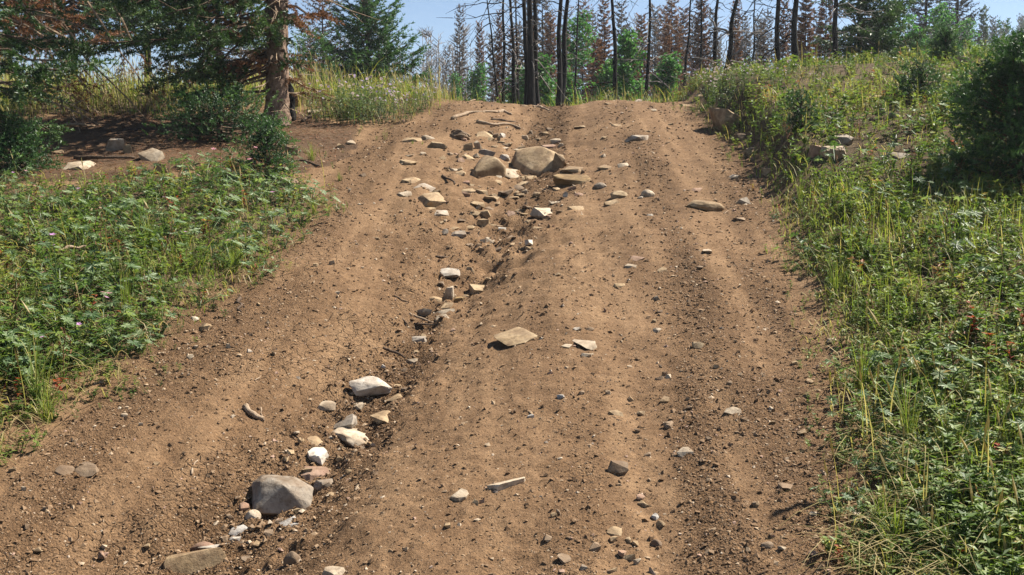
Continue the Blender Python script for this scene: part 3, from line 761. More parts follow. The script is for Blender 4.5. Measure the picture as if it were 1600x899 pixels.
SMALL = {
 'rubble': ('small loose stone in the rubble below the two half-buried boulders', 'small stones in the rubble below the boulders', [
    (784, 365, 10, 8, 'white'), (815, 361, 12, 6, 'tan'), (756, 351, 20, 10, 'tan'), (776, 351, 18, 9, 'brown'), (695, 373, 9, 9, 'grey'), (717, 373, 18, 11, 'grey'),
    (766, 381, 14, 5, 'pale'), (757, 340, 16, 10, 'tan'), (768, 319, 18, 6, 'tan'), (792, 309, 20, 8, 'brown'), (731, 299, 16, 5, 'tan'), (753, 304, 19, 8, 'tan'),
    (868, 319, 14, 6, 'pale'), (826, 387, 12, 10, 'white'), (884, 307, 8, 7, 'white'), (772, 300, 10, 6, 'red'), (764, 330, 12, 7, 'brown'), (742, 338, 12, 7, 'tan'),
    (803, 318, 11, 6, 'tan'), (821, 322, 9, 6, 'brown'), (838, 312, 10, 6, 'tan'), (875, 336, 12, 7, 'tan'), (797, 340, 13, 7, 'red'), (811, 330, 8, 6, 'tan'), (735, 352, 12, 7, 'tan'),
    (721, 340, 10, 6, 'brown'), (748, 364, 11, 6, 'tan'), (734, 385, 10, 6, 'brown'), (788, 378, 10, 6, 'tan'), (801, 392, 9, 5, 'tan'), (752, 396, 10, 6, 'brown'), (708, 351, 13, 7, 'tan'),
    (688, 343, 11, 6, 'tan'), (860, 346, 9, 6, 'red'), (843, 350, 10, 5, 'tan'), (893, 296, 12, 6, 'red'), (905, 301, 14, 6, 'red'), (869, 298, 9, 6, 'tan')]),
 'upper': ('small loose stone strewn uphill of the two half-buried boulders', 'small stones uphill of the boulders', [
    (785, 214, 10, 8, 'white'), (710, 265, 15, 6, 'pale'), (718, 271, 18, 6, 'tan'), (852, 210, 14, 9, 'tan'), (793, 227, 14, 5, 'tan'), (806, 233, 12, 5, 'pale'), (733, 247, 18, 7, 'tan'),
    (721, 252, 14, 7, 'red'), (772, 229, 12, 5, 'tan'), (842, 220, 12, 7, 'tan'), (858, 204, 9, 5, 'brown'), (877, 229, 8, 5, 'pale'), (828, 206, 8, 4, 'tan'), (745, 246, 12, 6, 'grey'),
    (713, 241, 8, 4, 'red'), (690, 247, 12, 4, 'tan'), (640, 243, 12, 4, 'pale'), (660, 241, 8, 3, 'pale'), (879, 250, 8, 6, 'brown'), (881, 258, 10, 6, 'tan'), (1020, 172, 12, 4, 'pale'),
    (1012, 205, 9, 4, 'tan'), (1048, 196, 8, 3, 'tan'), (998, 152, 14, 6, 'pale'), (1072, 164, 15, 6, 'tan'), (949, 163, 9, 4, 'tan'), (739, 157, 8, 3, 'tan'), (820, 163, 10, 4, 'tan')]),
 'rut': ('small stone in the rut floor between the stick tangle and the low end', 'small stones in the lower rut', [
    (699, 486, 18, 8, 'tan'), (735, 432, 12, 8, 'tan'), (690, 448, 9, 6, 'brown'), (728, 458, 9, 6, 'tan'), (765, 437, 12, 5, 'tan'), (708, 521, 9, 6, 'red'), (662, 531, 9, 6, 'tan'),
    (650, 549, 10, 6, 'tan'), (600, 580, 8, 5, 'white'), (630, 580, 8, 6, 'brown'), (621, 608, 10, 7, 'tan'), (607, 640, 9, 6, 'tan'), (632, 610, 12, 6, 'brown'), (454, 719, 12, 8, 'tan'), (447, 731, 8, 6, 'tan'),
    (470, 700, 10, 6, 'tan'), (463, 686, 9, 5, 'pale'), (417, 795, 15, 9, 'tan'), (368, 854, 16, 8, 'white'), (391, 834, 12, 8, 'brown'), (352, 853, 10, 8, 'brown'), (480, 744, 12, 7, 'tan'),
    (534, 700, 10, 6, 'tan'), (529, 720, 14, 8, 'tan'), (545, 740, 11, 7, 'tan'), (516, 770, 10, 6, 'tan'), (435, 822, 13, 8, 'brown'), (420, 843, 14, 8, 'brown'), (441, 850, 9, 6, 'red'), (401, 862, 11, 7, 'tan'),
    (383, 878, 14, 8, 'brown'), (493, 822, 9, 6, 'brown'), (478, 830, 8, 6, 'tan'), (360, 815, 9, 6, 'brown'), (562, 700, 13, 8, 'brown'), (575, 690, 10, 6, 'tan'), (590, 678, 9, 6, 'brown')]),
 'lane': ('small loose stone scattered on the gravelly lane beside the rut', 'small stones scattered on the lane', [
    (901, 516, 10, 7, 'white'), (917, 556, 16, 7, 'pale'), (1089, 298, 17, 7, 'red'), (1000, 309, 9, 6, 'grey'), (955, 319, 20, 7, 'tan'), (1016, 334, 10, 5, 'white'), (975, 258, 16, 7, 'pale'),
    (1106, 393, 16, 7, 'pale'), (1144, 275, 20, 6, 'pale'), (994, 405, 20, 5, 'red'), (1026, 469, 10, 9, 'pale'), (1027, 516, 13, 8, 'pale'), (928, 856, 18, 8, 'brown'), (995, 879, 13, 9, 'pale'),
    (881, 876, 18, 11, 'brown'), (1023, 808, 12, 8, 'blue'), (1251, 681, 14, 6, 'tan'), (1022, 500, 9, 6, 'tan'), (1030, 487, 9, 5, 'brown'), (968, 449, 16, 5, 'tan'), (1035, 424, 12, 5, 'tan'),
    (1094, 420, 9, 5, 'brown'), (1156, 448, 7, 5, 'pale'), (870, 432, 10, 5, 'tan'), (946, 483, 7, 7, 'red'), (876, 623, 11, 8, 'blue'), (962, 648, 20, 9, 'tan'), (829, 652, 10, 4, 'blue'),
    (909, 614, 9, 7, 'brown'), (950, 615, 9, 6, 'brown'), (1030, 591, 12, 7, 'brown'), (1046, 588, 11, 6, 'pale'), (1040, 626, 16, 7, 'tan'), (1046, 667, 14, 7, 'brown'), (1001, 645, 12, 6, 'tan'), (985, 622, 12, 7, 'tan'),
    (1005, 789, 14, 9, 'tan'), (1000, 780, 11, 8, 'red'), (1033, 822, 12, 8, 'tan'), (958, 842, 11, 8, 'tan'), (983, 846, 9, 7, 'tan'), (992, 852, 9, 8, 'tan'), (911, 892, 10, 7, 'grey'), (957, 892, 14, 9, 'tan'),
    (1022, 893, 15, 10, 'grey'), (972, 866, 12, 7, 'red'), (855, 843, 12, 8, 'brown'), (873, 805, 14, 6, 'brown'), (865, 808, 9, 5, 'tan'), (743, 789, 12, 5, 'tan'), (699, 820, 11, 6, 'tan'), (753, 787, 8, 5, 'red'),
    (1206, 662, 10, 5, 'tan'), (1043, 668, 11, 6, 'tan'), (1271, 807, 10, 6, 'pale'), (1183, 795, 10, 4, 'tan'), (1281, 830, 7, 6, 'tan'), (1178, 793, 8, 4, 'brown'), (1222, 861, 12, 6, 'pale'), (1283, 887, 11, 6, 'tan'),
    (1294, 895, 11, 7, 'red'), (1270, 870, 12, 6, 'red'), (1310, 832, 9, 5, 'red'), (1242, 568, 9, 5, 'tan'), (1265, 599, 10, 5, 'tan'), (1240, 548, 8, 4, 'tan'), (1297, 534, 16, 6, 'pale'), (1314, 551, 9, 5, 'tan'), (1310, 600, 10, 4, 'tan'),
    (1039, 585, 9, 6, 'brown'), (1032, 572, 9, 5, 'brown'), (1140, 600, 8, 5, 'brown'), (1120, 575, 8, 4, 'tan'), (1077, 640, 8, 5, 'brown'), (1205, 640, 7, 4, 'pale'), (1107, 685, 8, 5, 'brown'), (1012, 715, 10, 6, 'brown'), (995, 678, 10, 6, 'brown')]),
 'track': ('small loose stone on the wheel track between the geraniums and the rut', 'small stones on the wheel track', [
    (518, 413, 9, 7, 'pale'), (306, 496, 12, 6, 'pale'), (306, 544, 7, 5, 'pale'), (357, 542, 8, 7, 'pale'), (297, 558, 10, 4, 'pale'), (427, 555, 9, 6, 'tan'), (390, 552, 7, 5, 'white'), (493, 419, 9, 6, 'tan'), (528, 461, 7, 5, 'pale'),
    (194, 648, 9, 6, 'pale'), (220, 664, 7, 5, 'pale'), (37, 766, 7, 7, 'pale'), (20, 736, 9, 6, 'tan'), (70, 799, 6, 6, 'brown'), (158, 864, 16, 8, 'red'), (230, 853, 9, 8, 'tan'), (60, 864, 12, 7, 'tan'), (42, 830, 9, 6, 'brown'),
    (245, 725, 8, 5, 'tan'), (405, 476, 8, 5, 'tan'), (490, 443, 7, 4, 'brown'), (567, 275, 10, 6, 'brown'), (590, 372, 7, 4, 'tan'), (113, 690, 7, 4, 'pale')]),
}
_r = random.Random(17)
for _ in range(70):
    q = _r.random(); _py = 205 + 195 * q
    SMALL['rubble' if _py > 290 else 'upper'][2].append((_r.gauss(780, 45 if _py > 250 else 55), _py, _r.uniform(6, 15) * (.7 + .3 * q), _r.uniform(4, 8), _r.choice(['brown', 'tan', 'tan', 'brown', 'red', 'pale'])))
for key, (lab, grp, lst) in SMALL.items():
    for i, (px, py, w, h, col) in enumerate(lst):
        cw = {'tan': 'tan', 'brown': 'dark brown', 'pale': 'pale cream', 'white': 'whitish', 'grey': 'grey', 'red': 'reddish', 'blue': 'slate grey'}[col]
        lab_ = lab.replace('small loose stone', 'small loose ' + cw + ' stone').replace('small stone', 'small ' + cw + ' stone')
        rock(px, py, w * (1.3 if key == 'rubble' else 1.12), h * 1.1, ['block', 'slab', 'sliver', 'slab'][(i * 7 + int(px)) % 4], col, lab_, cw + ' ' + grp, name='stone', cat='stone', bury=0.3, sub=2, yaw=random.Random(i * 31 + len(key)).uniform(-1.3, 1.3), tilt=(random.Random(i).uniform(-.25, .25), random.Random(i + 9).uniform(-.25, .25)))

# ------------------------------------------------------------------ sticks, exposed roots, fallen wood
def stick(pts, wpx, label, mat='stick', name='stick', cat='stick', lift=0.9, group=None, side=None):
    P = []
    ctrl = [at(*p) for p in pts]
    d = depth_of(*ctrl[0]); r = wpx * d / FPX / 2
    ctrl = np.array(ctrl); n = 14
    tt = np.linspace(0, len(ctrl) - 1, n)
    X = np.interp(tt, range(len(ctrl)), ctrl[:, 0]); Y = np.interp(tt, range(len(ctrl)), ctrl[:, 1])
    seed = int(pts[0][0] * 3 + pts[0][1])
    X = X + r * 1.2 * noise2(np.linspace(0, 4, n), np.zeros(n), seed); Y = Y + r * 1.5 * noise2(np.linspace(0, 4, n), np.ones(n), seed)
    Z = np.maximum(HS(X, Y), np.interp(tt, [0, len(ctrl) - 1], [float(HS(*ctrl[0])), float(HS(*ctrl[-1]))])) if name == 'stick' else HS(X, Y) + 0.3 * r * noise2(np.linspace(0, 5, n), np.ones(n) * 3, seed)
    rad = r * (1 - 0.45 * np.linspace(0, 1, n)) * (1 + 0.18 * noise2(np.linspace(0, 9, n), np.ones(n) * 5, seed))
    o3 = np.array([X[0], Y[0], Z[0]])
    pts3 = np.stack([X, Y, Z + rad * lift], 1) - o3
    V, T = tube(pts3, rad, 7)
    g = Geo().add(V, T)
    if side:
        V2, T2 = tube(np.linspace(pts3[n // 2], pts3[n // 2] + np.array(side), 4), np.linspace(r * .5, r * .25, 4), 5); g.add(V2, T2)
    o = obj(name, g.mesh(name, MW[mat], True), None, tuple(o3))
    return tag(o, label, cat, group)
stick([(386, 643), (413, 664)], 11, 'short thick brown stick piece on the wheel track')
stick([(407, 640), (409, 655)], 3, 'thin pale twig beside the short thick stick')
stick([(150, 604), (175, 598)], 6, 'short straight stick at the edge of the geraniums')
stick([(642, 493), (662, 505), (690, 509)], 4, 'bent pale stick in the rut tangle')
stick([(645, 508), (670, 513), (700, 510)], 4, 'dark curved stick in the rut tangle', 'darkstick')
stick([(624, 499), (638, 511)], 4, 'short dark stick at the side of the rut tangle', 'darkstick')
stick([(601, 546), (633, 561)], 5, 'straight stick leaning on the rut wall', 'darkstick')
stick([(598, 575), (626, 580)], 3, 'thin pale stick above the smooth white rock')
stick([(617, 466), (638, 475)], 3, 'small dark twig on the rut wall', 'darkstick')
stick([(683, 405), (715, 404)], 4, 'small dark stick in the rut above the white flat stone', 'darkstick')
stick([(627, 634), (665, 632)], 4, 'dark twig on the shaded rut wall by the smooth white rock', 'darkstick')
stick([(792, 424), (811, 423)], 2, 'small straight twig on the ridge above the rut')
stick([(375, 470), (374, 490)], 6, 'stubby dark twig at the edge of the grass', 'darkstick')
stick([(398, 597), (408, 588)], 2, 'tiny white twig on the wheel track')
stick([(247, 555), (260, 552)], 3, 'tiny pale twig under the geraniums')
stick([(300, 745), (303, 725), (311, 722)], 4, 'thin bent root piece in cracked mud')
stick([(425, 548), (442, 546)], 2, 'tiny dark straight twig on the wheel track', 'darkstick')
stick([(705, 188), (722, 182), (735, 178), (752, 177), (775, 176)], 6, 'upper exposed root arching across the trail', name='root', cat='root', lift=0.9)
stick([(777, 176), (790, 175), (800, 180)], 7, 'short thick end of the upper exposed root', name='root', cat='root', lift=.3)
stick([(744, 194), (765, 196), (785, 196), (800, 197), (813, 202)], 5, 'lower exposed root lying across the trail', name='root', cat='root', lift=.9)
stick([(770, 188), (790, 190), (805, 192)], 4, 'thin dark root between the two exposed roots', 'darkstick', name='root', cat='root', lift=.9)
stick([(834, 156), (842, 162), (848, 170), (862, 174)], 5, 'curved root sticking out at the crest of the rut', name='root', cat='root', lift=.8)
stick([(690, 277), (702, 282), (712, 290)], 4, 'dark crooked twig below the bare wheel track stones', 'darkstick')
stick([(695, 264), (715, 268)], 3, 'thin twig near the second boulder', 'darkstick')
stick([(795, 338), (800, 322), (803, 315)], 2.5, 'pale forked twig standing in the rubble', side=(0.03, 0.0, 0.05))
for a, b, l in (((1130, 335), (1150, 322), 'faint grass stalk lying near the long rounded rock'), ((1285, 718), (1335, 733), 'long dry stalk lying from the grass onto the trail')):
    stick([a, b], 1.6, l, 'stick', cat='stalk', name='stick')
stick([(105, 196), (130, 200), (145, 199)], 5, 'grey stick on the shaded litter')
stick([(10, 262), (60, 268), (80, 262)], 4, 'thin fallen stick above the geraniums', 'darkstick')
stick([(120, 250), (165, 252), (215, 248)], 7, 'dark fallen limb on the litter between the stones', 'darkstick')
stick([(500, 262), (470, 252), (455, 255)], 4, 'dark twig beside the fir seedling', 'darkstick')
stick([(470, 192), (490, 182), (480, 172)], 5, 'curved dead branch at the foot of the spruce', 'darkstick')
stick([(130, 345), (205, 322)], 9, 'decaying pale log piece among the geraniums', lift=2.5)
stick([(95, 410), (140, 395)], 5, 'bleached stick lying over the geraniums', lift=8)
stick([(355, 388), (382, 374)], 6, 'bleached short branch in the grass near the trail', lift=4)

# ------------------------------------------------------------------ gravel and clods
def build_gravel():
    rng = np.random.default_rng(5)
    N = 300000
    u = rng.uniform(-0.56, 0.56, N); inv = rng.uniform(1 / 13.8, 1 / 2.2, N); y = 1 / inv; x = u * y
    lo = loose_mask(x, y)
    d = x - rutx(y)
    p = 0.15 + 0.70 * lo ** 1.2 + 0.35 * np.exp(-((d - .05) / 0.22) ** 2)
    keep = (x > edgeL(y) - 0.5) & (x < edgeR(y) + 0.2) & (rng.uniform(0, 1, N) < p) & ((~anyveg(x, y)) | (rng.uniform(0, 1, N) < .1))
    x, y, lo = x[keep], y[keep], lo[keep]
    x = x[:60000]; y = y[:60000]; lo = lo[:60000]
    n = len(x)
    smin = np.maximum(0.0007 * y, 0.0014)
    s = np.minimum(smin * rng.uniform(0.002, 1, n) ** (-1 / 2.8), 0.0085 + 0.0005 * y)
    g = Geo(); tm = []
    T1 = np.array([[0, 1, 4], [1, 2, 4], [2, 3, 4], [3, 0, 4], [1, 0, 5], [2, 1, 5], [3, 2, 5], [0, 3, 5]])
    for k in range(8):
        r2 = np.random.default_rng(90 + k)
        P = np.array([[1, 0, 0], [0, 1, 0], [-1, 0, 0], [0, -1, 0], [0, 0, 1], [0, 0, -1.]]) * r2.uniform(.7, 1.25, (6, 1)) + r2.normal(0, .22, (6, 3))
        tm.append(P * np.array([1.2, 1.1, .68]))
    kind = rng.integers(0, 8, n)
    a = np.clip(rng.beta(1.8, 1.8, n) - 0.04 * lo + np.where(rng.uniform(0, 1, n) < .06, .35, 0), 0, 1)
    z = H(x, y)
    for k in range(8):
        q = kind == k; m_ = q.sum()
        ang = rng.uniform(0, 6.28, m_)
        dirs = np.stack([np.cos(ang), np.sin(ang), rng.normal(0, .25, m_) + SL * np.sin(ang)], 1)
        M = rot_to(dirs, rng.normal(0, .4, m_))
        V, T, A = replicate(tm[k], T1, M, np.stack([x[q], y[q], z[q] + s[q] * .08], 1), a[q], s[q])
        g.add(V, T, A)
    o = obj('gravel', g.mesh('gravel', M_GRIT, False))
    tag(o, 'loose brown grit and small clods strewn over the trail', 'gravel', kind='stuff')
build_gravel()

# ------------------------------------------------------------------ plants: grass, forbs, geraniums, asters
def sample(n, seed, umax=0.60, ymin=2.0, ymax=15.5, pw=1.0):
    """random spots, thinning out with distance up the slope"""
    rng = np.random.default_rng(seed)
    u = rng.uniform(-umax, umax, n)
    y = (rng.uniform(ymax ** -pw, ymin ** -pw, n)) ** (-1 / pw)
    return u * y, y

def blades(x, y, h, w, lean, az, a, seg=4, zoff=0.0, flop=0.0):
    n = len(x); z = H(x, y) - 0.004 + zoff
    t = np.linspace(0, 1, seg + 1)
    lx, ly = np.cos(az), np.sin(az)
    px = x[:, None] + (lx * h * lean)[:, None] * t[None] ** 1.8
    py = y[:, None] + (ly * h * lean)[:, None] * t[None] ** 1.8
    pz = z[:, None] + h[:, None] * (t[None] - (0.42 * np.minimum(lean, 1.6) + flop)[:, None] * t[None] ** 2.4)
    face = az + math.pi / 2
    wx, wy = np.cos(face), np.sin(face)
    wt = (w[:, None] * np.array([0.75, 1.0, 0.85, 0.55, 0.0][:seg + 1] if seg == 4 else np.linspace(1, 0, seg + 1))[None]) / 2
    A = np.stack([px + wx[:, None] * wt, py + wy[:, None] * wt, pz], -1)
    B = np.stack([px - wx[:, None] * wt, py - wy[:, None] * wt, pz], -1)
    V = np.concatenate([A[:, :seg], B[:, :seg], A[:, seg:]], 1)      # n, 2seg+1
    T = []
    for i in range(seg - 1):
        T += [(i, i + 1, seg + i), (i + 1, seg + i + 1, seg + i)]
    T.append((seg - 1, 2 * seg, 2 * seg - 1)); T = np.array(T)
    k = 2 * seg + 1
    TT = (T[None] + (np.arange(n) * k)[:, None, None]).reshape(-1, 3)
    return V.reshape(-1, 3), TT, np.repeat(a, k)

def build_grass():
    rng = np.random.default_rng(21)
    x, y = sample(330000, 31, pw=1.3)
    L, Md, Rr = vegmask(x, y)
    clump = fbm2(x, y, 1.7, 3, 55)
    fine = noise2(x * 9, y * 9, 56)
    p = np.zeros(len(x))
    p[L] = (0.16 + 0.42 * smooth(0.0, 0.7, clump + 0.3 * fine))[L]
    p[Rr] = (0.22 + 0.55 * smooth(-0.2, 0.6, clump + 0.4 * fine))[Rr]
    p[Md] = 0.75
    p = p * (.3 + .7 * smooth(0, .18, polydist(x, y))) * np.where(Md, 1, .25 + .75 * smooth(-.55, -.15, fbm2(x, y, 2.4, 2, 203)))
    k = rng.uniform(0, 1, len(x)) < p
    x, y, L, Md, Rr, clump = x[k], y[k], L[k], Md[k], Rr[k], clump[k]
    q = clear_of_stones(x, y); x, y, L, Md, Rr, clump = x[q], y[q], L[q], Md[q], Rr[q], clump[q]
    x, y = x + rng.normal(0, .012, len(x)), y + rng.normal(0, .012, len(x))
    n = min(len(x), 85000); x, y, L, Md, Rr, clump = x[:n], y[:n], L[:n], Md[:n], Rr[:n], clump[:n]
    print('grass blades', n)
    edge = polydist(x, y)
    h = rng.gamma(4, 0.25, n) * np.where(Rr, np.interp(y, [3, 6, 9], [.108, .095, .08]), np.where(Md, 0.24, 0.085)) * (0.35 + 0.65 * smooth(0.0, 0.40, edge)) * (1 + 0.25 * np.clip(clump, -1, 1))
    w = rng.uniform(0.0022, 0.0045, n) * (0.75 + 0.09 * y)
    lean = np.abs(rng.normal(0.55, 0.5, n)); az = rng.uniform(0, 6.283, n)
    a = np.clip(rng.beta(2.2, 2.2, n) * 0.88 + 0.10 * clump + np.where(rng.uniform(0, 1, n) < 0.07, 0.35, 0) + np.where(y > 9, .1, 0), 0, 1)
    g = Geo(); g.add(*blades(x, y, h, w, lean, az, a))
    o = obj('grass', g.mesh('grass', ML['grass']))
    tag(o, 'green grass growing through the plants on both sides of the trail', 'grass', kind='stuff')
    # tall seeding grass, straw coloured
    x, y = sample(60000, 77, ymin=3, ymax=16.5, pw=0.5)
    L, Md, Rr = vegmask(x, y)
    cl = fbm2(x, y, 1.1, 2, 91)
    p = np.where(Md, np.where(x < 0, 0.85, 0.7), np.where(Rr, 0.02 + 0.10 * smooth(0.0, .6, cl) * smooth(5, 12, y), np.where(L, 0.006, 0)))
    k = rng.uniform(0, 1, len(x)) < p
    x, y, Md = x[k][:13000], y[k][:13000], Md[k][:13000]; n = len(x)
    print('straws', n)
    h = rng.normal(0.29, 0.09, n).clip(.1, .55) * np.where(Md, np.where(x < -0.3, 1.0, .62), .72) * np.where((x > 0.0) & (y > 13), .8, 1)
    h *= .78 + .42 * noise2(x * 1.3, y * 1.3, 93) + .1
    h *= np.where(inpoly(x, y, poly([(485, 200), (485, 165), (660, 160), (690, 175), (640, 200)])), .45, 1)
    h *= 1 - 0.62 * np.exp(-((x + 0.2) / 0.75) ** 2) * (y > 12.5)
    lean = np.abs(rng.normal(.22, .15, n)); az = rng.normal(3.4, 1.1, n)
    a = np.clip(rng.beta(2.5, 2.0, n) + .3 * fbm2(x, y, .9, 2, 94), 0, 1)
    g = Geo(); g.add(*blades(x, y, h, np.full(n, .0035) + .00025 * y, lean, az, a, 4))
    # seed heads: little spindles near the tips
    t = 0.93
    hx = x + np.cos(az) * h * lean * t ** 1.8; hy = y + np.sin(az) * h * lean * t ** 1.8
    hz = H(x, y) + h * (t - 0.42 * lean * t ** 2.4)
    dirs = np.stack([np.cos(az) * lean * 1.5, np.sin(az) * lean * 1.5, np.ones(n)], 1)
    sp = np.array([[-.5, 0, 0], [0, .5, 0], [0, -.25, .43], [0, -.25, -.43], [.5, 0, 0]]); spT = np.array([[0, 1, 2], [0, 2, 3], [0, 3, 1], [4, 2, 1], [4, 3, 2], [4, 1, 3]])
    M = rot_to(dirs) * np.stack([rng.uniform(.05, .10, n), np.full(n, .010), np.full(n, .010)], 1)[:, None, :]
    q = rng.uniform(0, 1, n) < .7
    V, T, A = replicate(sp, spT, M[q], np.stack([hx, hy, hz], 1)[q], np.clip(a[q] + .25, 0, 1)); g.add(V, T, A)
    o = obj('dry_grass', g.mesh('dry_grass', ML['dry']))
    tag(o, 'tall straw coloured seeding grass along the crest and meadow', 'grass', kind='stuff')
build_grass()

LEAFV = np.array([[0, 0, 0], [.35, .28, .06], [.35, -.28, .06], [.35, 0, 0], [.72, .2, .03], [.72, -.2, .03], [1, 0, -.08]])
LEAFT = np.array([[0, 3, 1], [0, 2, 3], [3, 4, 1], [3, 6, 4], [3, 5, 6], [3, 2, 5]])
SLV = np.array([[0, 0, 0], [.42, .3, .06], [.42, -.3, .06], [1, 0, -.06]]); SLT = np.array([[0, 3, 1], [0, 2, 3]])
NARV = LEAFV * np.array([1, .38, 1])

def forb_template(seed, h, nl, ls, wide=True, spread=.35):
    rng = np.random.default_rng(seed); g = Geo()
    ns = 2
    for k in range(ns):
        az = rng.uniform(0, 6.28); tip = np.array([math.cos(az) * spread * h, math.sin(az) * spread * h, h * rng.uniform(.7, 1.1)])
        V, T = tube(np.stack([tip * 0, tip]), np.array([.002, .001]), 3, False); g.add(V, T, .3)
        m_ = nl // ns
        tt = rng.uniform(.2, 1, m_); az2 = np.arange(m_) * 2.4 + rng.uniform(0, 6)
        el = rng.uniform(-.1, .7, m_)
        d = np.stack([np.cos(az2) * np.cos(el), np.sin(az2) * np.cos(el), np.sin(el)], 1)
        V, T, A = replicate(SLV if wide else SLV * np.array([1, .42, 1]), SLT, rot_to(d), tip[None] * tt[:, None], rng.uniform(0, .25, m_), ls * rng.uniform(.6, 1.2, m_))
        g.add(V, T, A)
    return g.arrays()
def scatter_templates(g, temps, x, y, sc, rng, base_a):
    n = len(x); kind = rng.integers(0, len(temps), n); z = H(x, y) - .003
    for k, (tV, tT, tA) in enumerate(temps):
        q = kind == k; m_ = q.sum()
        if not m_: continue
        az = rng.uniform(0, 6.28, m_)
        M = np.zeros((m_, 3, 3)); M[:, 0, 0] = np.cos(az); M[:, 0, 1] = -np.sin(az); M[:, 1, 0] = np.sin(az); M[:, 1, 1] = np.cos(az); M[:, 2, 2] = 1
        V, T, A = replicate(tV, tT, M, np.stack([x[q], y[q], z[q]], 1), base_a[q], sc[q])
        g.add(V, T, np.clip(A + np.tile(tA, m_), 0, 1))

def build_forbs():
    rng = np.random.default_rng(41)
    temps = [forb_template(100 + k, .10, 21, .030) for k in range(4)] + [forb_template(120 + k, .11, 21, .028, False) for k in range(2)]
    x, y = sample(80000, 43, pw=1.0)
    L, Md, Rr = vegmask(x, y)
    cl = fbm2(x, y, 1.3, 3, 155)
    p = np.where(L, .40, np.where(Rr, .38 + .4 * smooth(-.2, .6, cl), np.where(Md, .35, 0)))
    # a thin fringe of seedlings on the bare margin
    fringe = (~(L | Md | Rr)) & (np.minimum(np.abs(x - edgeR(y)), np.abs(x - edgeL(y))) < .16)
    p = np.where(fringe, .06, p * (.6 + .4 * smooth(0, .12, polydist(x, y))))
    k = (rng.uniform(0, 1, len(x)) < p) & clear_of_stones(x, y)
    x, y, fr = x[k][:10500], y[k][:10500], fringe[k][:10500]; n = len(x)
    print('forbs', n)
    sc = rng.uniform(.55, 1.4, n) * np.where(fr, .4, .45 + .55 * smooth(0, .35, polydist(x, y))) * np.where(y > 8, 1.3, 1)
    a = np.clip(rng.beta(2, 2.4, n) * .78 + .15 * noise2(x * 1.5, y * 1.5, 8) + np.where(rng.uniform(0, 1, n) < .05, .4, 0), 0, 1)
    g = Geo(); scatter_templates(g, temps, x, y, sc, rng, a)
    o = obj('ground_cover', g.mesh('ground_cover', ML['forb']))
    tag(o, 'low leafy weeds and seedlings covering the trail banks', 'ground cover', kind='stuff')
    # dead litter: pale straw flecks and brown leaves at the plants' feet
    x, y = sample(30000, 47, pw=1.1)
    k = anyveg(x, y) & (rng.uniform(0, 1, len(x)) < .5); x, y = x[k][:7000], y[k][:7000]; n = len(x)
    g = Geo(); g.add(*blades(x, y, rng.uniform(.06, .22, n), np.full(n, .003) + .0002 * y, rng.uniform(1.2, 2.2, n), rng.uniform(0, 6.28, n), rng.uniform(.45, 1, n), 4, 0.02, .25))
    o = obj('straw_litter', g.mesh('straw_litter', ML['dry']))
    tag(o, 'flattened dry straw lying between the green plants', 'straw', kind='stuff')
build_forbs()

def palmate(seed):
    rng = np.random.default_rng(seed)
    pts = []; lob = 7
    for i in range(lob):
        a0 = R(-150 + 300 / lob * (i + .5)); da = R(300 / lob)
        Lr = 1.0 - .10 * abs(i - 3) + rng.uniform(-.06, .06)
        for f, r_ in ((-.48, .36), (-.30, .74), (-.17, .70), (-.10, .95), (0, 1.04), (.10, .92), (.17, .68), (.30, .76)):
            pts.append((a0 + f * da, r_ * Lr))
    pts.append((R(150), .36))
    V = [(0, 0, 0)] + [(r_ * math.cos(a), r_ * math.sin(a), 0.16 * r_ * r_ * (1 if r_ < .6 else .6) - .22 * max(r_ - .65, 0) + .05 * math.sin(a * 7)) for a, r_ in pts]
    n = len(pts); T = [(0, i, i + 1) for i in range(1, n)]
    return np.array(V) , np.array(T)
PALM = [palmate(k) for k in range(4)]
PALM_ME = [tri_mesh('leaf', V, T, np.full(len(V), .3 + .12 * k), ML['geranium']) for k, (V, T) in enumerate(PALM)]
FLOWV = []; 
def flower_geo(r, petals, seed, col):
    g = Geo(); rng = np.random.default_rng(seed)
    az = np.arange(petals) * 6.283 / petals
    d = np.stack([np.cos(az), np.sin(az), np.full(petals, .35)], 1)
    V, T, A = replicate(LEAFV * np.array([1, 1.3 if petals < 7 else .7, 1]), LEAFT, rot_to(d), np.zeros((petals, 3)), rng.uniform(0, 1, petals), np.full(petals, r)); g.add(V, T, A)
    return g
PINK_ME = flower_geo(.016, 5, 1, 'pink').mesh('flower', ML['pink'])

def geranium_layout(seed):
    rng = np.random.default_rng(seed); n = int(rng.integers(9, 14)); L = []
    stems = Geo()
    for i in range(n):
        az = i * 2.4 + rng.uniform(-.4, .4); r_ = rng.uniform(.03, .17); h = rng.uniform(.02, .13) + .02
        tip = np.array([math.cos(az) * r_, math.sin(az) * r_, h])
        t = np.linspace(0, 1, 4)[:, None]
        P = np.concatenate([tip[None, :2] * t ** 1.5, tip[2] * t ** .8], 1)
        V, T = tube(P, np.array([.0022, .002, .0017, .0015]), 3, False); stems.add(V, T, .35)
        s_ = rng.uniform(.022, .044)
        tl = rng.uniform(.1, .75)
        e = Euler((rng.normal(0, .25), tl, az + rng.uniform(-.3, .3))).to_matrix()
        L.append((tip, e.to_euler('XYZ'), s_, int(rng.integers(0, 4))))
    return L, stems
GER = [geranium_layout(300 + k) for k in range(7)]
GER_STEM = [st.mesh('stem', ML['geranium_far']) for _, st in GER]
GER_FAR = []
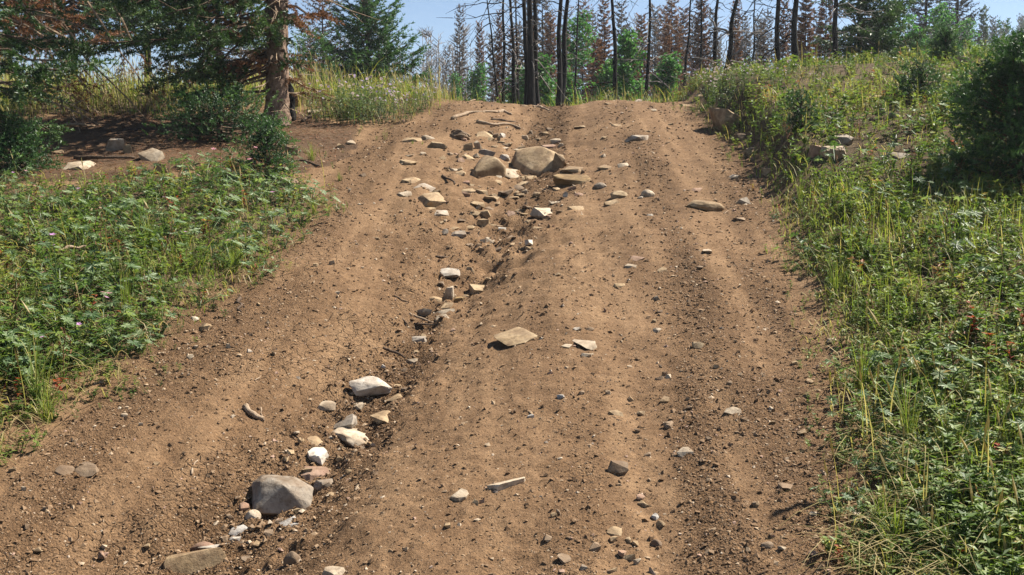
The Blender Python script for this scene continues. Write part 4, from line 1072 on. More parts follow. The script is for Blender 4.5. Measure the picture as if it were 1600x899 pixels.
for L_, st_ in GER:
    g = Geo().merge(st_)
    for i, (tip, e, s_, k) in enumerate(L_):
        V, T = PALM[k]; V = V * s_ @ np.array(e.to_matrix()).T + tip
        g.add(V, T, .1 + .85 * ((i * 37 % 100) / 100))
    GER_FAR.append(g.mesh('foliage', ML['geranium_far']))
FLSTEM = Geo().add(*tube(np.array([[0, 0, 0], [.01, 0, .1], [.015, .01, .24]]), np.array([.0018, .0015, .001]), 3, False), .35).mesh('flower_stem', ML['geranium_far'])

def geranium(x, y, sc, seed, label, group, near, flower=False):
    rng = random.Random(seed); k = rng.randrange(7)
    root = empty('geranium', (x, y, ground(x, y) - .004), rng.uniform(0, 6.28), sc)
    if near:
        obj('stem', GER_STEM[k], root)
        for tip, e, s_, q in GER[k][0]:
            obj('leaf', PALM_ME[q], root, tip, e, (s_, s_, s_))
    else:
        obj('foliage', GER_FAR[k], root)
    if flower:
        f = obj('flower_stem', FLSTEM, root, (.04 * rng.uniform(-1, 1), .04 * rng.uniform(-1, 1), 0))
        obj('flower', PINK_ME, f, (.015, .01, .24), (rng.uniform(-.4, .4), rng.uniform(-.4, .4), 0))
    return tag(root, label, 'plant', group)

def place_geraniums():
    rng = np.random.default_rng(61)
    x, y = sample(9000, 63, umax=.56, ymin=2.3, ymax=10.5, pw=1.0)
    L, Md, Rr = vegmask(x, y)
    cl = fbm2(x, y, 1.2, 2, 301)
    pl, spots, nl, nr = [], [], 0, 0
    for i in range(len(x)):
        if L[i]: ok = cl[i] > -.35; left = True
        elif Rr[i] and y[i] < 9: ok = cl[i] > -.1; left = False
        else: continue
        if not ok or (left and nl >= 205) or (not left and nr >= 130) or not clear_of_stones(x[i:i+1], y[i:i+1])[0]: continue
        md = .10 if y[i] < 5 else .13
        if any((x[i] - a) ** 2 + (y[i] - b) ** 2 < md * md for a, b in spots): continue
        spots.append((x[i], y[i])); nl += left; nr += (not left)
        near = y[i] < 5.2
        fl = (i % (9 if left else 17) == 0)
        if left:
            lab = 'lobed blue-green geranium with a pink flower in the patch below the spruce' if fl else 'lobed blue-green geranium plant in the patch below the spruce'
            grp = 'flowering geraniums below the spruce' if fl else 'geraniums below the spruce'
        else:
            lab = 'lobed geranium with a pink flower on the grassy bank below the dark fir' if fl else 'lobed geranium plant in the tall grass below the dark fir'
            grp = 'flowering geraniums on the grassy bank' if fl else 'geraniums on the grassy bank'
        if polydist(x[i], y[i])[0] < .06 and rng.random() < .3: continue
        de = float(polydist(x[i], y[i])[0])
        if left:
            wh, gw = (('spilling over the edge of the wheel track', 'at the wheel track edge') if de < .22 and y[i] < 8.6 else ('below the stones on the shaded litter', 'below the litter stones') if y[i] > 7.4 else ('in the thick of the patch below the spruce', 'in the thick of the patch'))
        else:
            wh, gw = (('at the trail margin of the grassy bank', 'at the bank margin') if de < .25 else ('in the tall grass near the marker stake', 'near the stake') if y[i] < 4.6 else ('in the grass downhill of the dark fir bush', 'below the dark fir'))
        lab = ('lobed geranium with a pink flower ' if fl else 'lobed blue-green geranium without flowers ') + wh
        grp = ('flowering geraniums ' if fl else 'geraniums ') + gw
        geranium(float(x[i]), float(y[i]), rng.uniform(.5, 1.35) * (.6 + .4 * float(smooth(0, .3, polydist(x[i], y[i])[0]))), i, lab, grp, near, fl)
    print('geraniums', nl, nr)
place_geraniums()

for i, (px, py, k_) in enumerate([(432, 262, .8), (452, 302, .9), (468, 312, .8), (488, 326, .8), (440, 288, .9), (300, 262, .9), (340, 260, .9), (378, 268, .9), (462, 262, .7), (418, 262, 1.0), (445, 318, 1.0), (476, 300, .7), (280, 266, .9), (360, 262, .9)]):
    x_, y_ = at(px, py)
    geranium(x_, y_, k_, 5000 + i, 'lobed geranium plant growing around the young fir seedling below the trunk', 'geraniums around the fir seedling', False, False)

# individual grass tufts that stand out
def tuft_mesh(seed, n, h, spread, mat, w=.004):
    rng = np.random.default_rng(seed)
    g = Geo()
    seg = 5; t = np.linspace(0, 1, seg + 1)
    for i in range(n):
        az = rng.uniform(0, 6.283); hh = h * rng.uniform(.45, 1.1); le = abs(rng.normal(.45, .35)) * spread
        b = rng.normal(0, .018, 2)
        P = np.stack([b[0] + math.cos(az) * hh * le * t ** 1.7, b[1] + math.sin(az) * hh * le * t ** 1.7, hh * (t - .4 * min(le, 1.7) * t ** 2.4)], 1)
        s = np.array([-math.sin(az), math.cos(az), 0]) * w / 2
        wt = np.array([.7, 1, .95, .75, .45])[:, None]
        A = P[:seg] + s * wt; B = P[:seg] - s * wt
        V = np.concatenate([A, B, P[seg:]]); T = []
        for k in range(seg - 1): T += [(k, k + 1, seg + k), (k + 1, seg + k + 1, seg + k)]
        T.append((seg - 1, 2 * seg, 2 * seg - 1)); g.add(V, T, float(np.clip(rng.beta(2, 2.2) * .85 + (.3 if rng.random() < .1 else 0), 0, 1)))
    return g.mesh('blades', mat)
TUFT = [tuft_mesh(400 + k, 60, .30, 1.0, ML['grass']) for k in range(4)]
TUFT_TALL = [tuft_mesh(420 + k, 34, .42, .55, ML['grass'], .005) for k in range(3)]
def tuft(px, py, hpx, label, tall=False, k=0, group=None):
    x, y = at(px, py); d = depth_of(x, y); sc = hpx * d / FPX / (.40 if tall else .26)
    o = obj('grass_tuft', (TUFT_TALL if tall else TUFT)[k % (3 if tall else 4)], None, (x, y, ground(x, y) - .005), (0, 0, k * 1.3), (sc, sc, sc))
    return tag(o, label, 'grass', group)
tuft(75, 660, 70, 'spreading grass tuft overhanging the wheel track below the geraniums', k=0)
tuft(60, 640, 130, 'tall upright grass tuft among the lowest geraniums', True, 0)
tuft(200, 500, 95, 'tall grass tuft in the middle of the geranium patch', True, 1)
tuft(235, 395, 70, 'light green grass tuft in the sunny upper geranium patch', True, 2)
tuft(365, 425, 45, 'low grass tuft at the trail edge of the geranium patch', k=1)
tuft(1400, 860, 85, 'large spreading grass tuft hanging over the trail by the post shadow', k=2)
tuft(1375, 830, 70, 'pale grass tuft beside the large spreading tuft', k=3)
tuft(1345, 620, 110, 'tall grass tuft leaning over the trail margin halfway up the bank', True, 1)
tuft(1305, 470, 80, 'dense grass tuft on the trail margin above the tall leaning one', True, 2)
tuft(1420, 700, 130, 'tall dark grass tuft deep in the bank behind the spreading tufts', True, 0)
tuft(1250, 330, 60, 'grass tuft at the trail margin near the long rounded rock', True, 1)
tuft(490, 335, 28, 'small grass tuft on bare dirt at the tip of the geranium patch', k=1)
tuft(487, 252, 32, 'broad bladed grass tuft on bare soil by the fir seedling', k=2)
tuft(530, 283, 14, 'tiny grass tuft on bare soil at the trail edge', k=3)
tuft(645, 226, 9, 'tiny green grass tuft under the row of rocks', k=0)
tuft(660, 226, 7, 'smaller tiny grass tuft under the row of rocks', k=2)
tuft(640, 130, 24, 'short grass tuft at the crest', k=1)
tuft(5, 690, 16, 'tiny bright weed tuft on the wheel track', k=2)
for i, (px, py, hp) in enumerate([(1480, 880, 150), (1560, 860, 170), (1530, 760, 140), (1450, 640, 120), (1570, 640, 120), (1390, 560, 100), (1500, 540, 100), (1430, 430, 85), (1540, 420, 80),
                                   (1360, 420, 75), (1330, 330, 60), (1450, 330, 55), (1390, 900, 110), (1600, 760, 150), (1300, 385, 65)]):
    tuft(px, py, hp * .5, 'tall green grass tuft growing on the bank below the dark fir', True, i, 'grass tufts on the bank')

def stalk_mesh(seed):
    rng = np.random.default_rng(seed); g = Geo(); t = np.linspace(0, 1, 6)
    P = np.stack([.05 * t * rng.normal(), .05 * t * rng.normal(), .27 * t], 1) + np.stack([.006 * noise2(t * 5, t * 0, seed), .006 * noise2(t * 5, t * 0 + 2, seed), 0 * t], 1)
    g.add(*tube(P, np.linspace(.0028, .0012, 6), 4), .3)
    for i in range(9):
        b = P[2] + (P[5] - P[2]) * rng.random(); a_ = rng.uniform(0, 6.28); e = b + np.array([math.cos(a_) * .03, math.sin(a_) * .03, .03]) * rng.uniform(.5, 1.5)
        g.add(*tube(np.stack([b, e]), np.array([.0012, .0008]), 3, False), .5)
        V, T, A = replicate(SLV, SLT, rot_to(rng.normal(0, 1, (3, 3))), np.repeat(e[None], 3, 0), rng.uniform(.2, 1, 3), np.full(3, .014)); g.add(V, T, A)
    return g.mesh('dead_stalk', ML['rust'])
STK = [stalk_mesh(1300 + k) for k in range(4)]
_r = random.Random(71)
for i, (px, py) in enumerate([(160, 420), (175, 400), (150, 395), (205, 375), (90, 450), (40, 400), (260, 330), (300, 345), (330, 400), (120, 520), (30, 520), (220, 470), (60, 345), (380, 330), (250, 430), (100, 600), (345, 300), (410, 300), (15, 330), (180, 320)]):
    x, y = at(px + _r.uniform(-8, 8), py); k_ = _r.uniform(.6, 1.15)
    tag(obj('dead_stalk', STK[i % 4], None, (x, y, ground(x, y) - .01), (_r.uniform(-.25, .25), _r.uniform(-.25, .25), _r.uniform(0, 6)), (k_, k_, k_)), 'dry rust brown flower stalk standing among the geraniums', 'stalk', 'dry stalks among the geraniums')
for i, (px, py) in enumerate([(1380, 520), (1440, 480), (1500, 620), (1350, 400), (1420, 300), (1300, 290), (1350, 250), (1480, 400), (1550, 520), (1400, 640), (1500, 300), (1290, 210), (1340, 190), (1420, 210), (1230, 250)]):
    x, y = at(px + _r.uniform(-8, 8), py); k_ = _r.uniform(.6, 1.2)
    tag(obj('dead_stalk', STK[i % 4], None, (x, y, ground(x, y) - .01), (_r.uniform(-.25, .25), _r.uniform(-.25, .25), _r.uniform(0, 6)), (k_, k_, k_)), 'dry rust brown flower stalk standing in the grassy bank', 'stalk', 'dry stalks in the grassy bank')
def build_needle_litter():
    rng = np.random.default_rng(88); x = rng.uniform(-6, -1.2, 60000); y = rng.uniform(7, 12, 60000)
    k = inpoly(x, y, P_LITTER); x, y = x[k][:9000], y[k][:9000]; n = len(x)
    az = rng.uniform(0, 6.283, n); L = rng.uniform(.012, .05, n)
    V0 = np.array([[-.5, -.06, 0], [.5, -.04, 0], [.5, .04, .03], [-.5, .06, .05]]); T0 = np.array([[0, 1, 2], [0, 2, 3]])
    g = Geo(); g.add(*replicate(V0, T0, rot_to(np.stack([np.cos(az), np.sin(az), SL * np.sin(az) + rng.normal(0, .2, n)], 1)), np.stack([x, y, H(x, y) + .004], 1), rng.uniform(0, 1, n), L))
    tag(obj('needle_litter', g.mesh('needle_litter', ML['rust'])), 'brown fallen needles and twig bits under the big spruce', 'litter', kind='stuff')
build_needle_litter()

# asters
def aster_parts(seed, n=16, h=.30, sp=.16):
    rng = np.random.default_rng(seed); f = Geo(); fl = Geo()
    fg = flower_geo(.016, 11, 3, 'l').arrays()
    for i in range(n):
        az = rng.uniform(0, 6.28); r_ = sp * math.sqrt(rng.random()); hh = h * rng.uniform(.65, 1.1)
        b = np.array([math.cos(az), math.sin(az), 0]) * r_ * .6; tip = np.array([math.cos(az) * r_ * 1.3, math.sin(az) * r_ * 1.3, hh])
        t = np.linspace(0, 1, 4)[:, None]; V, T = tube(b[None] * (1 - t) + tip[None] * t, np.array([.002, .0018, .0014, .001]), 3, False); f.add(V, T, .3)
        m_ = 11; tt = rng.uniform(.1, .95, m_); a2 = rng.uniform(0, 6.28, m_); el = rng.uniform(0, .8, m_)
        V, T, A = replicate(NARV, LEAFT, rot_to(np.stack([np.cos(a2) * np.cos(el), np.sin(a2) * np.cos(el), np.sin(el)], 1)), b[None] * (1 - tt[:, None]) + tip[None] * tt[:, None], rng.uniform(0, 1, m_), rng.uniform(.025, .055, m_)); f.add(V, T, A)
        for q in range(int(rng.integers(0, 3)) if rng.random() < .75 else 0):
            P = tip + np.array([rng.normal(0, .02), rng.normal(0, .02), rng.uniform(0, .02)])
            M = np.array(Euler((rng.normal(0, .5), rng.normal(0, .5), 0)).to_matrix())
            fl.add(fg[0] @ M.T + P, fg[1], fg[2])
    return f.mesh('foliage', ML['aster']), fl.mesh('flowers', ML['petal'])
AST = [aster_parts(500 + k) for k in range(5)]
def aster(px, py, sc, label, group, k):
    x, y = at(px, py)
    r_ = empty('aster', (x, y, ground(x, y) - .005), k * 1.7, sc)
    obj('foliage', AST[k % 5][0], r_); obj('flowers', AST[k % 5][1], r_)['kind'] = 'stuff'
    return tag(r_, label, 'plant', group)
for i, (px, py, s_) in enumerate([(510, 188, .95), (535, 190, 1.0), (560, 193, 1.05), (588, 192, 1.0), (612, 190, .9), (632, 187, .75), (522, 178, 1.0), (550, 179, 1.1), (578, 180, 1.1), (603, 180, 1.0), (650, 176, .8), (565, 172, 1), (665, 170, .7)]):
    aster(px, py + 3, s_ * 1.08, 'bushy lilac aster clump at the meadow edge beside the trail', 'asters beside the trail below the meadow', i)
for i, (px, py, s_) in enumerate([(1088, 140, .9), (1100, 146, 1), (1118, 150, 1), (1138, 152, 1.0), (1155, 150, .9), (1105, 130, .9), (1128, 134, .9), (1150, 132, .9), (1170, 140, .9), (1132, 170, .9), (1190, 128, .8), (1210, 138, .8),
                                   (1240, 130, .8), (1290, 125, .8), (1330, 120, .8), (1430, 150, .8), (1120, 160, 1.0), (1270, 150, .7), (1380, 115, .8)]):
    aster(px, py, s_ * .8, 'lilac flowering aster on the brow of the bank near the tall boulder', 'asters on the brow of the bank', i + 3)

# ------------------------------------------------------------------ trees
def spray_template(seed, n, ln, w, flat=.6):
    rng = np.random.default_rng(seed); V = []; T = []
    for i in range(n):
        x = rng.uniform(0.02, 1.0); ro = rng.uniform(0, 6.283)
        d = np.array([.5, math.cos(ro), flat * math.sin(ro) + .12]); d /= np.linalg.norm(d)
        l = ln * rng.uniform(.7, 1.15) * (1 - .25 * x)
        s = np.cross(d, rng.normal(size=3)); s /= np.linalg.norm(s); s *= w / 2
        b = np.array([x, 0, -.06 * x * x])
        k = len(V); V += [b - s, b + s, b + d * l]; T.append((k, k + 1, k + 2))
    k = len(V); V += [[0, .006, 0], [0, -.006, 0], [1, 0, -.06]]; T.append((k, k + 1, k + 2))
    return np.array(V), np.array(T)
SPR_FINE = [spray_template(600 + k, 46, .20, .05, .8) for k in range(3)]
SPR_MID = [spray_template(610 + k, 26, .30, .085) for k in range(3)]
SPR_FAR = [spray_template(620 + k, 12, .45, .19, .8) for k in range(3)]

def conifer(seed, h, r0, cr, z0, nb, spr, slen, per_m, droop=.25, up=.22, az_ok=None, power=.85, thin=1.0, side=True, lean=(0, 0), fork=True, minlen=.12):
    """trunk and wood (Geo), foliage (Geo) of a conifer standing at the origin"""
    rng = np.random.default_rng(seed); trunk = Geo(); wood = Geo(); fol = Geo()
    n = 14; t = np.linspace(0, 1, n)
    tp = np.stack([lean[0] * t + .02 * h * .3 * noise2(t * 3, t * 0 + seed, 1), lean[1] * t + .02 * h * .3 * noise2(t * 3, t * 0 + seed, 2), h * t - .05], 1)
    rad = r0 * (1 - t * .94) * (1 + .5 * np.exp(-t * h / .18))
    trunk.add(*tube(tp, rad, 10))
    O, D, S, A = [], [], [], []
    for i in range(nb):
        f = (i + rng.random()) / nb; f = f ** 1.15
        z = z0 + (h * .985 - z0) * f
        L = cr * (1 - f) ** power * rng.uniform(.65, 1.15) + minlen
        az = i * 2.39996 + rng.uniform(-.5, .5)
        if az_ok and not az_ok(az % 6.283, z, rng): continue
        c = np.array([np.interp(z, tp[:, 2], tp[:, 0]), np.interp(z, tp[:, 2], tp[:, 1]), z])
        dr = droop * rng.uniform(.6, 1.4) * (1 - .5 * f) - .25 * f; q = np.linspace(0, 1, 6)
        P = c[None] + np.stack([np.cos(az) * L * q, np.sin(az) * L * q, L * (-dr * q * 1.5 + up * q * q * 1.6)], 1)
        P[1:, :2] += rng.normal(0, .03 * L, (5, 2))
        wood.add(*tube(P, np.linspace(.010 + .012 * L, .003, 6), 3, False))
        m_ = max(3, int(L * per_m * thin))
        ts = rng.uniform(.12, 1, m_) ** .85
        pos = np.stack([np.interp(ts, q, P[:, k]) for k in range(3)], 1)
        sd = np.where(rng.random(m_) < .5, 1, -1) * rng.uniform(.35, 1.15, m_)
        tl = -dr * 1.0 + 2 * up * ts * .8 + rng.normal(0, .22, m_) - .10
        d = np.stack([np.cos(az + sd), np.sin(az + sd), tl], 1)
        O.append(pos); D.append(d); S.append(slen * (1.1 - .35 * ts) * rng.uniform(.65, 1.25, m_) * min(1, .45 + L * .6))
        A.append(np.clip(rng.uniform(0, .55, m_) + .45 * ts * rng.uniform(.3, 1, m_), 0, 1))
        O.append(P[-1:]); D.append((P[-1:] - P[-2:-1])); S.append(np.array([slen * .8])); A.append(np.array([.8]))
    if O:
        O, D, S, A = np.concatenate(O), np.concatenate(D), np.concatenate(S), np.concatenate(A)
        kind = rng.integers(0, 3, len(O))
        for k in range(3):
            w_ = kind == k
            if w_.any():
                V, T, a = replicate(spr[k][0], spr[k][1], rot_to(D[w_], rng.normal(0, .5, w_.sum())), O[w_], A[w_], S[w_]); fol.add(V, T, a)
    return trunk, wood, fol

def tree(name, loc, trunk_me, parts, label, group=None, rz=0, sc=1.0, cat='tree'):
    root = empty(name, loc, rz, sc)
    obj('trunk', trunk_me, root)
    for n_, me in parts: obj(n_, me, root)
    return tag(root, label, cat, group)
def spot(px, y):
    return (px - 800) / FPX * (y * ct - (float(HS(0, y)) - CAMZ) * st), y
def topz(py, y):
    dx, dy, dz = raydir(800, py); return CAMZ + dz / dy * y

# the big spruce beside the trail, its boughs growing away from the sun side
bx, by = at(432, 194)
def keep_left(az, z, rng):
    c = math.cos(az)
    if z < 2.6: return c < -.12 and rng.random() < .95
    return c < .55 or rng.random() < .5
tr, wd, fo = conifer(700, 9.5, .10, 1.85, 1.05, 120, SPR_FINE, .25, 27, .28, .20, keep_left, .7, thin=.9)
def plated_trunk(h, r0):
    zz = np.concatenate([np.arange(-.05, 2.2, .018), np.linspace(2.3, h, 14)]); ns = 30
    P = np.stack([.03 * np.sin(zz * 1.3), .02 * np.cos(zz * 1.7) - .02, zz], 1)
    rad = r0 * (1 - zz / h * .93) * (1 + .45 * np.exp(-np.clip(zz, 0, None) / .13))
    V, T = tube(P, rad, ns)
    c = np.repeat(P, ns, 0); dv = V - c; ln = np.linalg.norm(dv, axis=1)[:, None]
    pl = noise3(V * np.array([1, 1, .55]), 26, 3); fl = noise3(V * np.array([1, 1, .2]), 7, 5)
    k = .010 * smooth(-.15, .25, pl) + .006 * noise3(V, 60, 9) + .018 * fl * np.exp(-np.clip(V[:, 2], 0, None) / .35)
    return tri_mesh('trunk', V + dv / (ln + 1e-6) * k[:, None], T, None, MW['bark'], True)
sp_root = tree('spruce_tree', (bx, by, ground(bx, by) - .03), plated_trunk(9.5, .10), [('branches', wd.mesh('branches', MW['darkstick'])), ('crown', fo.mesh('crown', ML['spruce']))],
     'big living spruce with a pale bare trunk beside the trail')
def low_boughs(root, seed, n, zr, azr, Lr, mat='spruce', part='lower_boughs', slen=.13, per=30, tmin=.3, droop=(.1, .55)):
    rng = np.random.default_rng(seed); wd = Geo(); fo = Geo(); O, D, S, A = [], [], [], []
    for i in range(n):
        z = rng.uniform(*zr); az = rng.uniform(*azr); L = rng.uniform(*Lr); q = np.linspace(0, 1, 7); dr = rng.uniform(*droop)
        P = np.array([0, 0, z])[None] + np.stack([np.cos(az) * L * q, np.sin(az) * L * q, L * (-dr * q * 1.4 + .35 * dr * q ** 3 + .08 * q * q)], 1); P[1:] += rng.normal(0, .025 * L, (6, 3))
        wd.add(*tube(P, np.linspace(.016, .003, 7), 4, False))
        for j in range(int(9 * L)):
            t_ = rng.uniform(tmin, 1); b = np.array([np.interp(t_, q, P[:, k]) for k in range(3)]); a2 = az + rng.choice([-1, 1]) * rng.uniform(.4, 1.1); l2 = L * rng.uniform(.15, .36) * (1.15 - t_ * .6)
            e = b + np.array([math.cos(a2), math.sin(a2), -rng.uniform(.1, .6)]) * l2
            wd.add(*tube(np.stack([b, e]), np.array([.005, .002]), 3, False))
            m_ = max(3, int(l2 * per * 1.3)); u_ = rng.uniform(.1, 1.05, m_)
            O.append(b[None] + (e - b)[None] * u_[:, None]); D.append((e - b)[None] / l2 + rng.normal(0, .45, (m_, 3))); S.append(slen * rng.uniform(.6, 1.2, m_)); A.append(np.clip(rng.uniform(0, .6, m_) + .4 * u_, 0, 1))
    O, D, S, A = map(np.concatenate, (O, D, S, A)); kind = rng.integers(0, 3, len(O))
    for k in range(3):
        w_ = kind == k; V, T, a = replicate(SPR_BUSH[k][0], SPR_BUSH[k][1], rot_to(D[w_], rng.normal(0, .6, w_.sum())), O[w_], A[w_], S[w_]); fo.add(V, T, a)
    o = obj(part, wd.mesh(part, MW['darkstick']), root); obj('needles', fo.mesh('needles', ML[mat]), o)
SPR_BUSH = [spray_template(630 + k, 26, .30, .085, 1.0) for k in range(3)]
low_boughs(sp_root, 44, 15, (.95, 1.75), (2.2, 4.6), (.9, 1.75))
low_boughs(sp_root, 45, 8, (.75, 1.4), (4.0, 5.6), (.35, .8))
low_boughs(sp_root, 48, 9, (.35, .75), (2.7, 4.6), (.6, 1.2), droop=(.15, .4))
low_boughs(sp_root, 46, 16, (.5, 1.45), (2.6, 6.2), (.25, .75), 'rust', 'rusty_boughs')
# rusty dead needle sprays and bare stubs on that trunk
rng = np.random.default_rng(5)
g = Geo(); gw = Geo(); O, D, S, A = [], [], [], []
for i in range(34):
    z = rng.uniform(.2, 1.6); az = rng.uniform(0, 6.283); L = rng.uniform(.2, .85)
    q = np.linspace(0, 1, 6); dr = rng.uniform(-.1, .7)
    P = np.array([0, 0, z])[None] + np.stack([np.cos(az) * L * q, np.sin(az) * L * q, -dr * L * q ** 1.4], 1); P[1:] += rng.normal(0, .03 * L, (5, 3))
    gw.add(*tube(P, np.linspace(.011, .002, 6), 4, False))
    for k in range(3):
        b = P[2 + k]; e = b + np.array([math.cos(az + rng.uniform(-1, 1)), math.sin(az + rng.uniform(-1, 1)), -rng.uniform(-.2, .8)]) * L * .4
        gw.add(*tube(np.linspace(b, e, 3), np.array([.004, .003, .001]), 3, False))
    if i % 2 == 0:
        m_ = 9; ts = rng.uniform(.25, 1, m_); O.append(np.stack([np.interp(ts, q, P[:, k]) for k in range(3)], 1)); a_ = az + rng.uniform(-1.2, 1.2, m_)
        D.append(np.stack([np.cos(a_), np.sin(a_), rng.uniform(-.7, .1, m_)], 1)); S.append(rng.uniform(.10, .2, m_)); A.append(rng.uniform(0, 1, m_))
V, T, a = replicate(SPR_FINE[0][0], SPR_FINE[0][1], rot_to(np.concatenate(D)), np.concatenate(O), np.concatenate(A), np.concatenate(S)); g.add(V, T, a)
o = obj('dead_twigs', gw.mesh('dead_twigs', MW['stick']), sp_root); o['label'] = 'bare dead twigs on the lower trunk'
o = obj('dead_needles', g.mesh('dead_needles', ML['rust']), sp_root); o['label'] = 'rusty dead needle sprays on the lower trunk'
# charred snag leaning on its foot
cx, cy = at(446, 193)
t = np.linspace(0, 1, 9)
V, T = tube(np.stack([.03 * np.sin(t * 5), .02 * np.cos(t * 4), t * .62 - .03], 1), .055 * (1 - .55 * t) * (1 + .25 * np.sin(t * 17)), 9)
tag(obj('charred_stump', Geo().add(V, T).mesh('charred_stump', MW['char'], True), None, (cx, cy + .12, ground(cx, cy + .12))), 'black charred stump standing against the spruce trunk', 'stump')

# low green boughs under the spruce: young firs
def small_fir(px, py, wpx, hpx, label, seed, mat='bush', spr=SPR_FINE, nb=60, slen=.085, per_m=90, power=.7, group=None, name='young_fir', droop=.0, up=.12):
    x, y = at(px, py); d = depth_of(x, y); W, Hh = wpx * d / FPX / 2, hpx * d / FPX
    tr, wd, fo = conifer(seed, Hh, max(.012, Hh * .022), W * .9, .04, nb, spr, slen, per_m, droop, up, None, power, minlen=.05)
    return tree(name, (x, y, ground(x, y) - .02), tr.mesh('trunk', MW['darkstick'], True), [('branches', wd.mesh('branches', MW['darkstick'])), ('crown', fo.mesh('crown', ML[mat]))], label, group)
def fir_bush(px, py, wpx, hpx, label, seed, nclump=60, per=26, slen=.07, cone=.5, mat='bush', cr=.10, group=None, airy=0.0):
    x, y = at(px, py); d = depth_of(x, y); W, Hh = wpx * d / FPX / 2, hpx * d / FPX
    rng = np.random.default_rng(seed); tr = Geo(); wd = Geo(); fo = Geo()
    tr.add(*tube(np.stack([np.zeros(6), np.zeros(6), np.linspace(-.03, Hh * .9, 6)], 1), np.linspace(.02 + .01 * Hh, .004, 6), 6))
    O, D, S, A = [], [], [], []
    for i in range(nclump):
        f = ((i + rng.random()) / nclump) ** .85; az = i * 2.39996 + rng.uniform(-.6, .6)
        rr_ = W * (1 - f * (1 - .12)) ** cone * (1 + .22 * math.sin(3 * az + seed) + rng.uniform(-.22, .12)) * (1 if rng.random() > .3 else rng.uniform(.35, .8))
        z = Hh * (.06 + .92 * f) * rng.uniform(.9, 1.05); c = np.array([math.cos(az) * rr_, math.sin(az) * rr_, z])
        q = np.linspace(0, 1, 4)[:, None]; wd.add(*tube(np.array([0, 0, z * .8])[None] * (1 - q) + c[None] * q - np.array([0, 0, .06 * W]) * np.sin(q * math.pi), np.linspace(.009, .003, 4), 3, False))
        m_ = int(per * rng.uniform(.6, 1.3)); out_ = np.array([math.cos(az), math.sin(az), .25 + .8 * f])
        k = rng.normal(0, 1, (m_, 3)) * cr * np.array([1, 1, .6]) - out_[None] * rng.exponential(.5, (m_, 1)) * cr
        O.append(c[None] + k); D.append(out_[None] * .8 + rng.normal(0, .6, (m_, 3)) + np.array([0, 0, .15])); S.append(slen * rng.uniform(.7, 1.3, m_))
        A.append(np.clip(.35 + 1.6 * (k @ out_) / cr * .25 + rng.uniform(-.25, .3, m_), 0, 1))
    O, D, S, A = map(np.concatenate, (O, D, S, A)); kind = rng.integers(0, 3, len(O)); O[:, 2] = np.maximum(O[:, 2], .02)
    for k in range(3):
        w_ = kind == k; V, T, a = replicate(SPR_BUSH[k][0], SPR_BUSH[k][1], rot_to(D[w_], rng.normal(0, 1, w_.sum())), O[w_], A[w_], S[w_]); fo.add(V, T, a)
    return tree('young_fir', (x, y, ground(x, y) - .02), tr.mesh('trunk', MW['darkstick'], True), [('branches', wd.mesh('branches', MW['darkstick'])), ('crown', fo.mesh('crown', ML[mat]))], label, group)
SPR_BUSH = [spray_template(630 + k, 26, .30, .085, 1.0) for k in range(3)]
fir_bush(345, 222, 165, 78, 'low spreading fir under the boughs of the big spruce', 801, 46, 22, .075, .35, cr=.075)
fir_bush(418, 276, 76, 92, 'young fir seedling at the foot of the big spruce', 802, 30, 20, .06, .6, cr=.055)
fir_bush(20, 268, 120, 80, 'shaded fir sapling at the upper corner of the geraniums', 803, 36, 22, .075, .5, cr=.07)
fir_bush(1596, 285, 178, 232, 'dense dark green fir bush on the bank', 804, 150, 25, .08, .38, cr=.075)
fir_bush(1476, 98, 42, 54, 'small conical fir on the brow of the bank', 805, 40, 22, .06, .6, cr=.05)
fir_bush(1438, 160, 70, 64, 'loose dark young fir in front of the small conical fir', 806, 26, 16, .065, .4, cr=.05)
fir_bush(1250, 205, 46, 66, 'feathery green sapling on the bank above the rock pile', 807, 20, 14, .06, .4, cr=.05)
fir_bush(1503, 178, 56, 50, 'low green fir seedling touching the dense fir bush', 808, 26, 20, .06, .5, cr=.05)

# spruces at the left border of the clearing
def big_conifer(name, px, y, toppy, label, seed, cr, z0, nb, mat, spr, slen, per_m, trunkmat='darkstick', thin=1., droop=.25, up=.22, h=None, power=.85, group=None, r0=None, rz=0, az_ok=None):
    x, y = spot(px, y); z = ground(x, y); hh = h if h else topz(toppy, y) - z
    tr, wd, fo = conifer(seed, hh, r0 or hh * .012 + .02, cr, z0, nb, spr, slen, per_m, droop, up, az_ok, power, thin)
    return tree(name, (x, y, z - .02), tr.mesh('trunk', MW[trunkmat], True), [('branches', wd.mesh('branches', MW['darkstick'])), ('crown', fo.mesh('crown', ML[mat]))], label, group, rz)
edge_spruce = big_conifer('spruce_tree', -70, 8.6, 0, 'dark spruce whose boughs reach in over the shaded litter', 811, 1.25, .9, 85, 'spruce', SPR_FINE, .26, 22, h=7.5)
low_boughs(edge_spruce, 47, 11, (.55, 1.5), (-.9, .9), (.5, 1.0))
big_conifer('spruce_tree', 575, 21, -60, 'dense green spruce standing behind the tall meadow grass', 812, 1.0, .3, 180, 'bush', SPR_MID, .29, 25, power=.75, droop=.3, up=.35)
big_conifer('spruce_tree', 508, 24, -15, 'slim spruce with browned needles beside the dense green one', 813, .55, .3, 110, 'dull', SPR_MID, .28, 18)
big_conifer('spruce_tree', 487, 19, 55, 'short green spruce in front of the slim browned one', 814, .55, .2, 80, 'bush', SPR_MID, .26, 20)
big_conifer('spruce_tree', 120, 17.5, -200, 'green spruce behind the meadow grass and dead boughs', 815, 1.2, 1.5, 120, 'spruce', SPR_MID, .30, 18)
big_conifer('spruce_tree', 235, 20, -220, 'dark spruce behind the crown of the big spruce', 816, 1.1, 1.7, 110, 'spruce', SPR_MID, .30, 18)
